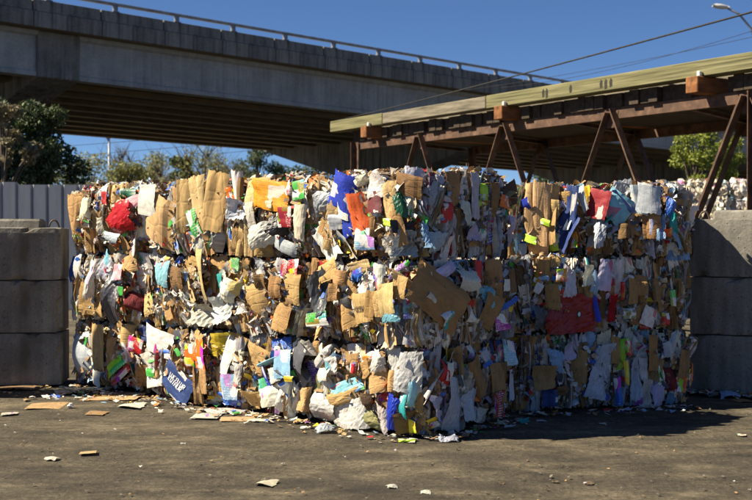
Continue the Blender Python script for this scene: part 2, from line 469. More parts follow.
    c = ramp(t, sp.outputs[0], [(0.0, (0.26, 0.17, 0.09)), (0.18, (0.14, 0.09, 0.05)), (0.33, (0.36, 0.34, 0.31)), (0.45, (0.30, 0.20, 0.11)),
                                (0.58, (0.08, 0.08, 0.08)), (0.66, (0.45, 0.44, 0.42)), (0.76, (0.05, 0.09, 0.28)), (0.81, (0.30, 0.05, 0.04)),
                                (0.86, (0.22, 0.15, 0.085)), (0.95, (0.09, 0.18, 0.07))], 'CONSTANT')
    n1 = tex(t, 'ShaderNodeTexNoise', co, Scale=9.0, Detail=6.0)
    c = mixc(t, 1.0, c, ramp(t, n1.outputs[0], [(0.3, (0.45, 0.45, 0.45)), (0.65, (1, 1, 1))]), 'MULTIPLY')
    t.links.new(c, b.inputs['Base Color'])
    b.inputs['Roughness'].default_value = 0.85
    bump(t, b, v1.outputs['Distance'], 1.0, 0.05)
    out['core'] = m
    return out
W = waste_mats()

# ---------------------------------------------------------------- ground
def build_ground():
    # fine sheet in front of the camera with tyre ruts and lumps, coarse sheet out to the horizon, one mesh
    xs = [-1500, -400, -120, -50, -25, -14] + list(np.linspace(-9, 9, 121)) + [14, 25, 50, 120, 400, 1500]
    ys = [-300, -60, -10, 1, 3] + list(np.linspace(4.5, 18, 121)) + [22, 28, 40, 70, 130, 300, 800, 2500]
    vs, fs = [], []
    for y in ys:
        for x in xs:
            k = max(0, 1 - max(0, abs(x) - 8) / 5) * (1 if 3 < y < 20 else 0)
            z = 0
            if k:
                z = 0.018 * noise.noise((x * 0.7, y * 0.9, 3)) + 0.010 * noise.noise((x * 2.3, y * 5.0, 7)) + 0.006 * noise.noise((x * 7, y * 9, 1))
                z *= k
            vs.append((x, y, z - 0.012))
    nx = len(xs)
    for j in range(len(ys) - 1):
        for i in range(nx - 1):
            a = j * nx + i
            fs.append((a, a + 1, a + nx + 1, a + nx))
    o = MB().add(vs, fs).build('ground', M['ground'], smooth=True)
    tag(o, 'packed grey-brown dirt yard with tyre marks and litter', kind='structure')
build_ground()

# ---------------------------------------------------------------- overpass
def build_overpass():
    th = math.atan2(0.685, 0.728)
    d = Vector((0.728, 0.685, 0))
    root = empty('highway_overpass', Vector((-24.0, 25.5, 0)) + d * 20, (0, 0.015, th))
    tag(root, 'long grey concrete highway overpass with metal rail crossing behind the bales', 'overpass')
    X0, X1 = -30.0, 75.0
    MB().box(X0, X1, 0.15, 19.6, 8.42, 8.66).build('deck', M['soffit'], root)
    # near barrier: upper parapet and lower kerb panels with open joints
    up, lo = {}, {}
    n = 0
    x = X0
    step = 2.5
    pm = kb = pst = None
    while x < X1 - 0.1:
        if pm is None:
            pm = MB().prism([(0.02, 8.94), (0.30, 8.94), (0.30, 9.34), (0.06, 9.34)], 0.02, step - 0.02).build('parapet_panel', M['parapet'], root, 0.02)
            kb = MB().prism([(-0.06, 8.40), (0.45, 8.67), (0.45, 8.93), (-0.06, 8.93)], 0.015, step - 0.015).build('kerb_panel', M['parapet'], root, 0.02)
            mp = MB().box(-0.07, 0.07, 0.08, 0.22, 9.34, 9.56)
            mp.box(-0.12, 0.12, 0.05, 0.25, 9.341, 9.37)
            pst = mp.build('rail_post', M['galv'], root)
            a, b_, c = pm, kb, pst
        else:
            a, b_, c = pm.copy(), kb.copy(), pst.copy()
            for q in (a, b_, c): COL.objects.link(q)
        a.location.x = b_.location.x = x
        c.location.x = x + 0.6
        x += step
    MB().box(X0, X1, 0.07, 0.23, 9.561, 9.66).build('rail', M['galv'], root, 0.02)
    MB().box(X0, X1, 19.2, 19.5, 8.67, 9.4).build('far_barrier', M['parapet'], root)
    # girders, I-sections, one per span
    caps = [-25.3, -1.3, 22.7, 46.7, 70.7]
    zt, zb = 8.41, 6.9
    prof = [(-0.28, zb), (0.28, zb), (0.28, zb + 0.17), (0.10, zb + 0.33), (0.10, zt - 0.30), (0.38, zt - 0.14), (0.38, zt), (-0.38, zt), (-0.38, zt - 0.14),
            (-0.10, zt - 0.30), (-0.10, zb + 0.33), (-0.28, zb + 0.17)]
    fprof = [(-0.28, zb), (0.28, zb), (0.28, zt), (-0.34, zt), (-0.34, zt - 0.13), (-0.22, zt - 0.2), (-0.22, zb + 0.2), (-0.28, zb + 0.14)]
    for i in range(len(caps) - 1):
        a, b_ = caps[i] + 0.7, caps[i + 1] - 0.7
        for k in range(10):
            yy = 0.85 + k * 2.0
            p = fprof if k == 0 else prof
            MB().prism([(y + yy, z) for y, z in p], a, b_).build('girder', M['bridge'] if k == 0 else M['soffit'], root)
        for q in (0.33, 0.67):
            xx = a + (b_ - a) * q
            MB().box(xx - 0.12, xx + 0.12, 1.15, 18.7, zb + 0.45, zt - 0.2).build('diaphragm', M['soffit'], root)
    for c in caps:
        cap = MB().prism([(0.5, 8.415), (0.5, 6.88), (7.6, 5.0), (12.2, 5.0), (19.4, 6.88), (19.4, 8.415)], c - 0.78, c + 0.78).build('pier_cap', M['parapet'], root, 0.03)
        MB().box(c - 0.65, c + 0.65, 7.8, 12.0, -2.0, 5.02).build('pier_column', M['bridge'], root, 0.04)
build_overpass()

# ---------------------------------------------------------------- truss platform
def build_truss():
    d = Vector((-0.526, 0.851, 0)).normalized()
    root = empty('truss_platform', (5.95, 18.2, 0), (0, 0, math.atan2(d.y, d.x)))
    tag(root, 'raised platform of rusty steel trusses carrying heavy green and grey timbers', 'platform')
    zt, zb = 4.0, 0.95
    def frame(y, far):
        yu = (0, 1, 0)
        m = MB()
        m.box(-4.6, 12.35, y - 0.02, y + 0.0, zt - 0.20, zt)
        m.box(-4.6, 12.35, y - 0.12, y - 0.021, zt - 0.02, zt)
        m.box(-4.6, 12.35, y - 0.12, y - 0.021, zt - 0.20, zt - 0.18)
        m.build('top_chord', M['rust'], root)
        m = MB()
        m.box(-4.6, 12.35, y - 0.02, y, zb - 0.09, zb + 0.09)
        m.box(-4.6, 12.35, y - 0.12, y - 0.021, zb + 0.07, zb + 0.09)
        m.build('bottom_chord', M['rust'], root)
        tops = [-3.0, 0.1, 3.2, 6.3, 9.4]
        for s in tops:
            for e in (-1.55, 1.55):
                MB().angle((s + e * 0.04, y + 0.012, zt - 0.06), (s + e, y + 0.012, zb), 0.14, 0.018, yu).build('diagonal', M['rust'], root)
            g = MB().add([(s - .2, y + .003, zt - .06), (s + .2, y + .003, zt - .06), (s + .1, y + .003, zt - .36), (s - .1, y + .003, zt - .36),
                          (s - .2, y + .011, zt - .06), (s + .2, y + .011, zt - .06), (s + .1, y + .011, zt - .36), (s - .1, y + .011, zt - .36)],
                         [(0, 1, 2, 3), (7, 6, 5, 4), (0, 4, 5, 1), (1, 5, 6, 2), (2, 6, 7, 3), (3, 7, 4, 0)])
            g.build('gusset_plate', M['rust'], root)
        for s in (-4.45, -0.12, 12.15):
            MB().angle((s, y + 0.03, 0), (s, y + 0.03, zt - 0.03), 0.15, 0.016, yu).build('post', M['rust'], root)
        for s in (4.7, 7.85):
            MB().box(s - 0.08, s + 0.08, y - 0.13, y + 0.02, -0.02, zb - 0.09).build('leg', M['rust'], root)
    frame(0.0, False)
    frame(-3.6, True)
    for s in (-1.45, 1.65, 4.75, 7.85, 10.95):
        MB().box(s - 0.05, s + 0.05, -3.59, -0.13, zb + 0.1, zb + 0.2).build('cross_beam', M['rust'], root)
        MB().angle((s, -0.13, zt - 0.12), (s + 1.5, -3.58, zt - 0.12), 0.09, 0.012, (0, 0, 1)).build('brace', M['rust'], root)
    # timber ties with projecting ends
    tie = [-4.0, 0.85, 5.95, 11.15]
    for s in tie:
        MB().box(s - 0.13, s + 0.13, -4.0, 0.46, zt + 0.002, zt + 0.27).build('tie', M['tie'], root, 0.012)
        MB().box(s - 0.10, s - 0.03, 0.31, 0.38, zt + 0.272, zt + 0.36).build('bracket', M['white_bracket'], root, 0.01)
    # deck planks between the ties
    r = random.Random(3)
    s = -4.5
    while s < 12.3:
        wd = r.uniform(0.20, 0.26)
        if all(abs(s + wd / 2 - q) > 0.17 + wd / 2 for q in tie):
            MB().box(s, s + wd - 0.015, -3.75 + r.uniform(-.1, .1), 0.02 + r.uniform(-0.05, 0.09), zt + 0.003, zt + 0.245 + r.uniform(0, 0.022)).build('deck_plank', M['plank'], root)
        s += wd
    # long timbers on top
    z0, z1 = zt + 0.273, zt + 0.545
    for a, b_, mk in ((-5.0, 6.55, 'green_timber'), (6.57, 10.55, 'grey_timber'), (10.57, 13.05, 'green_timber')):
        MB().box(a, b_, 0.0, 0.30, z0 + (0.01 if mk == 'grey_timber' else 0), z1 - (0.008 if mk == 'grey_timber' else 0)).build('long_timber', M[mk], root, 0.015)
    for y in (-1.3, -2.5, -3.6):
        MB().box(-5.0, 12.9, y, y + 0.28, z0, z1 - 0.02).build('long_timber', M['grey_timber'], root, 0.015)
    # black splashed marks on the outer timber
    for sc, marks in ((4.63, ((0, 0), (0.10, 0.02))), (3.95, ((0, 0.03),)), (2.88, ((0, 0.02), (0.13, 0), (0.25, 0.03)))):
        for dx, dz in marks:
            x = sc + dx
            m = MB()
            poly = [(x - .03, z0 + .05 + dz), (x + .03, z0 + .03 + dz), (x + .045, z0 + .15), (x + .01, z1 - .05), (x - .03, z1 - .09)]
            m.add([(p, 0.3035, q) for p, q in poly] + [(p, 0.2995, q) for p, q in poly],
                  [(0, 1, 2, 3, 4)] + [(i, 5 + i, 5 + (i + 1) % 5, (i + 1) % 5) for i in range(5)])
            m.build('paint_mark', M['mark'], root)
build_truss()

# ---------------------------------------------------------------- concrete blocks
def build_block(loc, rotz, label, length=1.8, h=0.6, ridge=True, seed=0, group='stacked concrete barrier blocks'):
    root = empty('concrete_block', loc, (0, 0, rotz))
    tag(root, label, 'block', group)
    c = 0.025
    L, D = length / 2, 0.6
    def ring(z, i):
        return [(-L + i, i, z), (L - i, i, z), (L - i, D - i, z), (-L + i, D - i, z)]
    # body with chamfered rims, subdivided for chipped edges
    r = random.Random(seed)
    nx, ny, nz = 24, 8, 10
    vs, fs, idx = [], [], {}
    def V(i, j, k):
        key = (i, j, k)
        if key not in idx:
            x, y, z = -L + length * i / nx, D * j / ny, h * k / nz
            e = (i in (0, nx)) + (j in (0, ny)) + (k in (0, nz))
            p = Vector((x, y, z))
            q = noise.noise_vector((x * 3 + seed * 7, y * 3, z * 3)) * 0.004 + noise.noise_vector((x * 11 + seed, y * 11, z * 11)) * 0.004
            if e >= 2:
                cx = Vector((0, D / 2, h / 2))
                chip = 0.007 + max(0, noise.noise((x * 6 + seed * 3, y * 6, z * 6)) - .12) * 0.09
                dr = Vector((math.copysign(1, -x) if i in (0, nx) else 0, math.copysign(1, D / 2 - y) if j in (0, ny) else 0, math.copysign(1, h / 2 - z) if k in (0, nz) else 0))
                p += dr * chip
            if k == 0: q.z = abs(q.z) * 0.3
            idx[key] = len(vs)
            vs.append(p + q)
        return idx[key]
    for i in range(nx):
        for j in range(ny):
            fs.append((V(i, j, 0), V(i, j + 1, 0), V(i + 1, j + 1, 0), V(i + 1, j, 0)))
            fs.append((V(i, j, nz), V(i + 1, j, nz), V(i + 1, j + 1, nz), V(i, j + 1, nz)))
    for i in range(nx):
        for k in range(nz):
            fs.append((V(i, 0, k), V(i + 1, 0, k), V(i + 1, 0, k + 1), V(i, 0, k + 1)))
            fs.append((V(i, ny, k), V(i, ny, k + 1), V(i + 1, ny, k + 1), V(i + 1, ny, k)))
    for j in range(ny):
        for k in range(nz):
            fs.append((V(0, j, k), V(0, j, k + 1), V(0, j + 1, k + 1), V(0, j + 1, k)))
            fs.append((V(nx, j, k), V(nx, j + 1, k), V(nx, j + 1, k + 1), V(nx, j, k + 1)))
    MB().add(vs, fs).build('body', M['block'], root, smooth=False)
    if ridge:
        MB().prism([(0.12, h - 0.02), (0.48, h - 0.02), (0.44, h + 0.10), (0.16, h + 0.10)], -L + 0.25, L - 0.25).build('ridge', M['block'], root, 0.025)
        for sx in (-1, 1):
            pts = [(sx * (L - 0.13) + 0.06 * math.cos(a), 0.3, h - 0.03 + 0.12 * math.sin(a)) for a in np.linspace(0, math.pi, 9)]
            MB().tube(pts, 0.011, 6).build('lifting_loop', M['wire_steel'], root, smooth=True)
    return root

lv = ('bottom', 'middle', 'top')
for k in range(4):
    if k < 3: build_block((-3.58 - 0.9, 13.0, 0.60 * k), R(6) + R((0.0, .5, -.4)[k]), '%s concrete block of the dark stack left of the bales' % lv[k], ridge=(k == 2), seed=k + 1)
    build_block((-4.62 - 0.9, 12.10, 0.60 * k), R(1.0), '%s unseen concrete block added forward at the far left to cast shade' % ('bottom', 'second', 'third', 'top')[k], ridge=(k == 3), seed=k + 11, group='unseen blocks added at the left for shade')  # unseen stack added to shade the ground before the left blocks
ra = math.atan2(-0.45, 0.89)
dr = Vector((math.cos(ra), math.sin(ra), 0))
p0 = Vector((3.42, 12.62, 0))
for k in range(3):
    c = p0 + dr * (0.9 + (0.0, 0.02, -0.01)[k])
    build_block((c.x, c.y, 0.63 * k), ra, '%s concrete block of the stack right of the bales, partly in bale shadow' % lv[k], h=0.63, ridge=(k == 2), seed=k + 21)
    c = p0 + dr * (0.9 + 1.83)
    build_block((c.x, c.y, 0.63 * k), ra, '%s concrete block of the right-hand wall beyond the picture edge' % lv[k], h=0.63, ridge=(k == 2), seed=k + 31, group='concrete blocks beyond the right edge')

# ---------------------------------------------------------------- grey panel fence
def build_fence():
    Y = 26.0
    root = empty('panel_fence', (-7.0, Y, 0))
    tag(root, 'tall grey corrugated metal fence behind the left concrete blocks', 'fence')
    pitch = 0.345
    for i in range(28):
        x = 1.3 - (i + 1) * pitch
        h = 2.82 + (0.06 if x < -1.15 else 0.0)
        m = MB()
        m.prism([(0, 0), (0.012, 0), (0.012, h), (0, h)], x + 0.04, x + pitch - 0.04)
        m.add([(x, .06, 0), (x + .041, -.001, 0), (x + .041, -.001, h), (x, .06, h)], [(0, 1, 2, 3)])
        m.add([(x + pitch - .041, -.001, 0), (x + pitch, .06, 0), (x + pitch, .06, h), (x + pitch - .041, -.001, h)], [(0, 1, 2, 3)])
        m.build('fence_panel', M['fence'], root)
    for i in range(5):
        x = 1.2 - i * 2.2
        MB().box(x - .05, x + .05, .065, .165, 0, 2.75).build('post', M['galv'], root)
build_fence()

# ---------------------------------------------------------------- trees
def leaf_cloud(clumps, nleaf, size, seed, jit=0.5):
    r = np.random.default_rng(seed)
    wts = np.array([c[3] ** 2 for c in clumps]); wts = wts / wts.sum()
    pick = r.choice(len(clumps), nleaf, p=wts)
    dirs = r.normal(size=(nleaf, 3)); dirs /= np.linalg.norm(dirs, axis=1)[:, None]
    rad = r.random(nleaf) ** 0.45
    C = np.array([c[:3] for c in clumps])[pick]
    RR = np.array([c[3] for c in clumps])[pick]
    sq = np.array([c[4] if len(c) > 4 else 0.8 for c in clumps])[pick]
    P = C + dirs * (rad * RR)[:, None] * np.stack([np.ones(nleaf), np.ones(nleaf), sq], 1)
    a = r.normal(size=(nleaf, 3)); a /= np.linalg.norm(a, axis=1)[:, None]
    b = r.normal(size=(nleaf, 3)); b -= (a * b).sum(1)[:, None] * a; b /= np.linalg.norm(b, axis=1)[:, None]
    s = size * (0.6 + 0.8 * r.random(nleaf))
    a *= s[:, None]; b *= (s * 0.55)[:, None]
    V = np.stack([P - a, P + b, P + a, P - b], 1).reshape(-1, 3)
    F = np.arange(nleaf * 4).reshape(-1, 4)
    return V, F

def np_mesh(name, V, F, mat):
    me = bpy.data.meshes.new(name)
    me.vertices.add(len(V)); me.vertices.foreach_set('co', np.asarray(V, dtype=np.float32).ravel())
    nf, k = F.shape
    me.loops.add(nf * k); me.loops.foreach_set('vertex_index', F.astype(np.int32).ravel())
    me.polygons.add(nf); me.polygons.foreach_set('loop_start', np.arange(0, nf * k, k, dtype=np.int32))
    me.polygons.foreach_set('loop_total', np.full(nf, k, dtype=np.int32))
    me.materials.append(mat)
    me.update(calc_edges=True)
    me.validate()
    return me

def tree(name, base, h, rx, leafm, label, nleaf, lsize, seed, cat='tree', group=None, bare=0.0, low=0.25, lean=0.0, nclump=16, cl=(.22, .42)):
    r = random.Random(seed)
    root = empty(name, base)
    tag(root, label, cat, group)
    clumps = []
    limbs = MB()
    tr = max(0.05, h * 0.018)
    limbs.tube([(0, 0, -0.1), (lean * .3, 0.02 * h, h * .3), (lean * .7, -.01 * h, h * .6), (lean, 0, h * .88)], [tr * 1.3, tr, tr * .7, tr * .2], 7)
    for i in range(nclump):
        q = r.uniform(low, 1.0)
        a = r.uniform(0, 2 * math.pi)
        w_ = rx * (0.35 + 0.75 * math.sin(math.pi * min(1, (q - low) / (1 - low) * .75 + .2)))
        rr = w_ * math.sqrt(r.random())
        cr = rx * r.uniform(*cl)
        c = (rr * math.cos(a) + lean * q, rr * math.sin(a), h * q - cr * 0.5)
        clumps.append((*c, cr, r.uniform(.6, .95)))
        zb = max(0.12, q - 0.3) * h
        mid = (c[0] * .5 + lean * .3, c[1] * .5, (zb + c[2]) / 2 + .03 * h)
        limbs.tube([(lean * zb / h, 0, zb), mid, c], [tr * .45, tr * .3, tr * .1], 5)
        if bare:
            for _ in range(int(bare)):
                e = Vector(c) + Vector((r.uniform(-1, 1), r.uniform(-1, 1), r.uniform(0.1, 1.3))) * cr * 1.5
                m_ = (Vector(c) + e) / 2 + Vector((r.uniform(-.1, .1), 0, r.uniform(-.1, .1))) * cr
                limbs.tube([Vector(c) - Vector((0, 0, cr * .4)), m_, e], [tr * .18, tr * .11, tr * .05], 4)
    limbs.build('trunk', M['bark'], root, smooth=True)
    V, F = leaf_cloud(clumps, nleaf, lsize, seed)
    o = bpy.data.objects.new('crown', np_mesh('crown', V, F, leafm))
    COL.objects.link(o)
    o.parent = root
    return root

def gb(px, depth):
    return ((px - 376) / FPX * depth, depth, 0)
tree('evergreen_tree', gb(46, 33), 5.4, 1.02, M['leaf_dark'], 'dark dense evergreen tree above the grey fence, rounded right-hand crown', 26000, 0.06, 41, low=0.12, nclump=40, cl=(.36, .62))
tree('evergreen_tree', gb(8, 32), 5.3, 1.25, M['leaf_dark'], 'dark evergreen tree at the left edge above the fence', 26000, 0.06, 42, low=0.12, nclump=40, cl=(.36, .62))
tree('evergreen_tree', gb(-40, 31.5), 5.2, 1.4, M['leaf_dark'], 'dark evergreen tree just past the left edge', 9000, 0.09, 43, low=0.12, nclump=28)
tree('leafy_tree', gb(4, 30.0), 5.05, 0.75, M['leaf_tan'], 'thin tan-leaved tree at the left edge under the overpass', 2600, 0.06, 44, low=0.72, nclump=12)
far = [  # px, depth, height, spread, leaf, leaves, bare twigs, label
    (92, 96, 6.6, 2.6, 'leaf_olive', 5000, 2, 'olive-yellow spring tree left of the far lamp post'),
    (128, 100, 6.8, 2.3, 'leaf_olive', 4200, 2, 'olive-yellow tree just right of the far lamp post'),
    (122, 120, 8.6, 2.0, 'leaf_tan', 300, 9, 'tall bare grey tree behind the far lamp post'),
    (160, 108, 6.6, 2.4, 'leaf_tan', 500, 9, 'bare twiggy tree above the red bag, far off'),
    (181, 104, 7.0, 1.5, 'leaf_dark', 4200, 0, 'small dark conifer far off above the cardboard fan'),
    (205, 100, 8.0, 3.2, 'leaf_olive', 1900, 10, 'wide half-bare yellow-green tree under the overpass'),
    (232, 112, 7.0, 2.2, 'leaf_tan', 500, 8, 'bare twiggy tree far behind the white slab'),
    (258, 118, 8.6, 2.4, 'leaf_dark', 5200, 0, 'dark round evergreen far off above the orange sheet'),
    (245, 122, 7.8, 2.0, 'leaf_dark', 4200, 0, 'lower dark evergreen left of the round one, far off'),
    (143, 128, 7.0, 3.0, 'leaf_olive', 4200, 2, 'far hazy olive tree between the lamp post and the conifer'),
    (290, 125, 7.4, 2.4, 'leaf_dark', 4200, 0, 'dark far evergreen beside the overpass pier'),
    (322, 120, 7.4, 2.6, 'leaf_dark', 4200, 0, 'dark far tree under the overpass behind the pier'),
    (150, 112, 7.6, 2.6, 'leaf_olive', 4600, 3, 'rounded olive tree mid-way between lamp post and conifer, far off'),
    (182, 116, 7.0, 3.0, 'leaf_olive', 3000, 8, 'thin olive tree right behind the small conifer'),
    (222, 108, 7.2, 2.6, 'leaf_olive', 3400, 5, 'olive tree left of the white slab, far off'),
    (70, 110, 7.6, 2.6, 'leaf_olive', 3600, 3, 'olive tree mostly hidden behind the dark evergreen'),
]
for i, (px, dp, h, rx, lf, nl, br, lb) in enumerate(far):
    tree('distant_tree', gb(px, dp), h * 1.22, rx * 1.15, M[lf], lb, int(nl * 1.9), 0.13 if lf == 'leaf_dark' else 0.11, 60 + i, group='trees beyond the overpass', bare=br, low=0.04, nclump=26, cl=(.28, .5))
tree('green_shrub', gb(693, 39), 5.3, 1.1, M['leaf_lime'], 'sunlit lime-green shrub seen through the rusty truss', 6500, 0.06, 81, cat='shrub', low=0.25, nclump=26)
tree('green_shrub', gb(728, 40), 5.1, 1.0, M['leaf_lime'], 'lime-green shrub right of the truss leg, above the pale bales', 5000, 0.06, 82, cat='shrub', low=0.25, nclump=22)
for i, px in enumerate((380, 440, 500, 560, 620, 680, 740, 800)):
    tree('distant_tree', gb(px, 118 + 7 * (i % 3)), 7.5 + (i % 2), 4.0, M['leaf_dark'], 'dark tree seen under the overpass, %s from the left' % ('first', 'second', 'third', 'fourth', 'fifth', 'sixth', 'seventh', 'eighth')[i], 3500, 0.2, 90 + i, group='trees beyond the overpass', low=0.05)

# ---------------------------------------------------------------- lamps, poles and wires
def near_lamp():
    dp = 54.0
    root = empty('street_lamp', (18.2, dp, 0))
    tag(root, 'tall grey street lamp with curved arm in the top right corner', 'street lamp')
    MB().tube([(0, 0, 0), (0, 0, 5), (-0.02, 0, 8.6), (-0.2, 0, 10.1), (-0.62, 0, 11.25), (-1.2, 0, 11.95), (-1.75, 0, 12.22)], [.11, .09, .075, .065, .055, .05, .045], 10).build('pole', M['galv'], root, smooth=True)
    m = MB()
    prof = [(-1.66, .05, .05), (-1.8, .12, .09), (-2.05, .17, .12), (-2.3, .16, .11), (-2.45, .08, .06)]
    n = 10
    vs = [(x, ry * math.cos(k * 2 * math.pi / n), 12.26 + (-x - 1.7) * 0.12 + rz * math.sin(k * 2 * math.pi / n)) for x, ry, rz in prof for k in range(n)]
    fs = [(i * n + k, i * n + (k + 1) % n, (i + 1) * n + (k + 1) % n, (i + 1) * n + k) for i in range(len(prof) - 1) for k in range(n)]
    fs += [tuple(range(n)), tuple(len(vs) - 1 - k for k in range(n))]
    hd = m.add(vs, fs).build('lamp_head', M['lamp_glass'], root, smooth=True)
near_lamp()
def far_lamp():
    b = gb(109.5, 100)
    root = empty('street_lamp', b)
    tag(root, 'thin far street lamp with angled arm above the left bales', 'street lamp')
    MB().tube([(0, 0, 0), (0, 0, 9.9)], [.12, .09], 8).build('pole', M['galv'], root, smooth=True)
    MB().tube([(0, 0, 9.6), (-.3, 0, 10.1), (-.6, 0, 10.4)], [.07, .06, .06], 8).build('arm', M['galv'], root, smooth=True)
    MB().box(-1.05, -.5, -.14, .14, 10.36, 10.5).build('lamp_head', M['galv'], root, 0.03)
far_lamp()

def wire(a, b, sag, rad, label, name='overhead_cable'):
    a, b = Vector(a), Vector(b)
    pts = []
    for i in range(25):
        q = i / 24
        p = a.lerp(b, q)
        p.z -= sag * 4 * q * (1 - q)
        pts.append(p - a)
    o = MB().tube(pts, rad, 6).build(name, M['cable'], smooth=True, loc=a)
    tag(o, label, 'cable', 'overhead cables')
    return o

def utility_pole(px, dp, h, label):
    root = empty('utility_pole', gb(px, dp))
    tag(root, label, 'utility pole', 'utility poles')
    MB().tube([(0, 0, -0.1), (0, 0, h)], [.16, .12], 10).build('pole', M['pole_wood'], root, smooth=True)
    MB().box(-1.1, 1.1, -.06, .06, h - .6, h - .45).build('crossarm', M['pole_wood'], root)
    return Vector(gb(px, dp)) + Vector((0, 0, h - .44))
e1 = utility_pole(835, 17.0, 5.5, 'short timber utility pole beyond the right edge of the picture')
tip = at(262, 128.5, 58.6)
tip.z = 6.86 - 0.015 * 18
wire(e1 + Vector((-1.0, 0, 0)), tip, 0.12, 0.016, 'thick black cable crossing the sky and the front of the overpass')
e2 = utility_pole(860, 31.0, 8.3, 'tall timber utility pole beyond the right edge of the picture')
e3 = utility_pole(330, 78.0, 6.2, 'timber utility pole hidden behind the bales under the overpass')
for k, (dx, sg) in enumerate(((-.8, .35), (.8, .2))):
    wire(e2 + Vector((dx, 0, 0)), at(500 - 40 * k, 88 + 3 * k, 51) + Vector((0, 0, 0)), sg, 0.008, ('upper', 'lower')[k] + ' thin cable under the thick one at the right of the sky')
f1 = utility_pole(38, 112, 10.4, 'far timber utility pole hidden behind the dark evergreens')
f2 = utility_pole(420, 112, 14.0, 'far timber utility pole hidden behind the overpass')
for k, dx in enumerate((-.9, .0, .9)):
    wire(f1 + Vector((dx, 0, -.1 - .9 * k)), f2 + Vector((dx, 0, -.1 - .9 * k)), .3, 0.022, ('highest', 'middle', 'lowest')[k] + ' of the far cables behind the overpass at left')

# ---------------------------------------------------------------- crumpled sheets (shared meshes, unit size)
def sheet_mesh(name, nu, nv, K, amp, torn, skew, rng, mat, thick=0.0, curve=0.0, smooth=False, tuck=1.0):
    u = np.linspace(-.5, .5, nu); v = np.linspace(-.5, .5, nv)
    U, Vv = np.meshgrid(u, v)
    cx = rng.uniform(-skew, skew, 4); cy = rng.uniform(-skew, skew, 4)
    a = U + .5; b = Vv + .5
    X = U + cx[0] * (1 - a) * (1 - b) + cx[1] * a * (1 - b) + cx[2] * a * b + cx[3] * (1 - a) * b
    Y = Vv + cy[0] * (1 - a) * (1 - b) + cy[1] * a * (1 - b) + cy[2] * a * b + cy[3] * (1 - a) * b
    edge = (np.abs(U) > .499) | (np.abs(Vv) > .499)
    X = X + edge * rng.normal(0, torn, X.shape); Y = Y + edge * rng.normal(0, torn, X.shape)
    Z = np.zeros_like(X)
    for k in range(K):
        th = rng.uniform(0, math.pi); d = rng.uniform(-.4, .4)
        s = math.cos(th) * X + math.sin(th) * Y - d
        Z += amp * rng.uniform(-1, 1) * np.abs(s)
    Z += curve * (X * X if rng.random() < .6 else Y * Y)
    Z += rng.normal(0, amp * .04, Z.shape)
    A = np.stack([X.ravel(), Y.ravel(), np.ones(X.size)], 1)
    co, *_ = np.linalg.lstsq(A, Z.ravel(), rcond=None)
    Z = Z - (A @ co).reshape(Z.shape)
    Z = Z - tuck * .11 * ((2 * np.abs(U)) ** 4 + (2 * np.abs(Vv)) ** 4)
    m = np.abs(Z).max()
    if m > .42: Z *= .42 / m
    P = np.stack([X, Y, Z], -1).reshape(-1, 3)
    F = [(j * nu + i, j * nu + i + 1, (j + 1) * nu + i + 1, (j + 1) * nu + i) for j in range(nv - 1) for i in range(nu - 1)]
    uvs = np.stack([U + .5, Vv + .5], -1).reshape(-1, 2)
    if thick:
        n = len(P)
        P = np.concatenate([P, P - np.array([0, 0, thick])])
        uvs = np.concatenate([uvs, uvs])
        back = [tuple(q + n for q in f[::-1]) for f in F]
        bd = [i for i in range(nu)] + [j * nu + nu - 1 for j in range(1, nv)] + [(nv - 1) * nu + i for i in range(nu - 2, -1, -1)] + [j * nu for j in range(nv - 2, 0, -1)]
        rim = [(bd[i], bd[i] + n, bd[(i + 1) % len(bd)] + n, bd[(i + 1) % len(bd)]) for i in range(len(bd))]
        F = F + back + rim
    me = bpy.data.meshes.new(name)
    me.from_pydata([tuple(p) for p in P], [], F)
    uvl = me.uv_layers.new(name='UVMap')
    li = np.empty(len(me.loops), dtype=np.int32); me.loops.foreach_get('vertex_index', li)
    uvl.data.foreach_set('uv', uvs[li].astype(np.float32).ravel())
    me.materials.append(mat)
    if smooth: me.polygons.foreach_set('use_smooth', [True] * len(me.polygons))
    me.update()
    return me

def wad_mesh(name, rng, mat):
    """crumpled ball of paper"""
    import bmesh
    bm = bmesh.new()
    bmesh.ops.create_icosphere(bm, subdivisions=2, radius=.5)
    dirs = rng.normal(size=(14, 3)); dirs /= np.linalg.norm(dirs, axis=1)[:, None]
    uvl = bm.loops.layers.uv.new('UVMap')
    for v_ in bm.verts:
        p = np.array(v_.co)
        k = 1.0
        for d in dirs:
            k -= .16 * max(0, 1 - abs(float(p @ d) - .18) / .09)
        v_.co = Vector(p * k * (1 + rng.normal(0, .06))) 
    for f in bm.faces:
        for l in f.loops:
            l[uvl].uv = (l.vert.co.x + .5, l.vert.co.y + l.vert.co.z * .6 + .5)
    me = bpy.data.meshes.new(name)
    bm.to_mesh(me); bm.free()
    me.materials.append(mat)
    return me

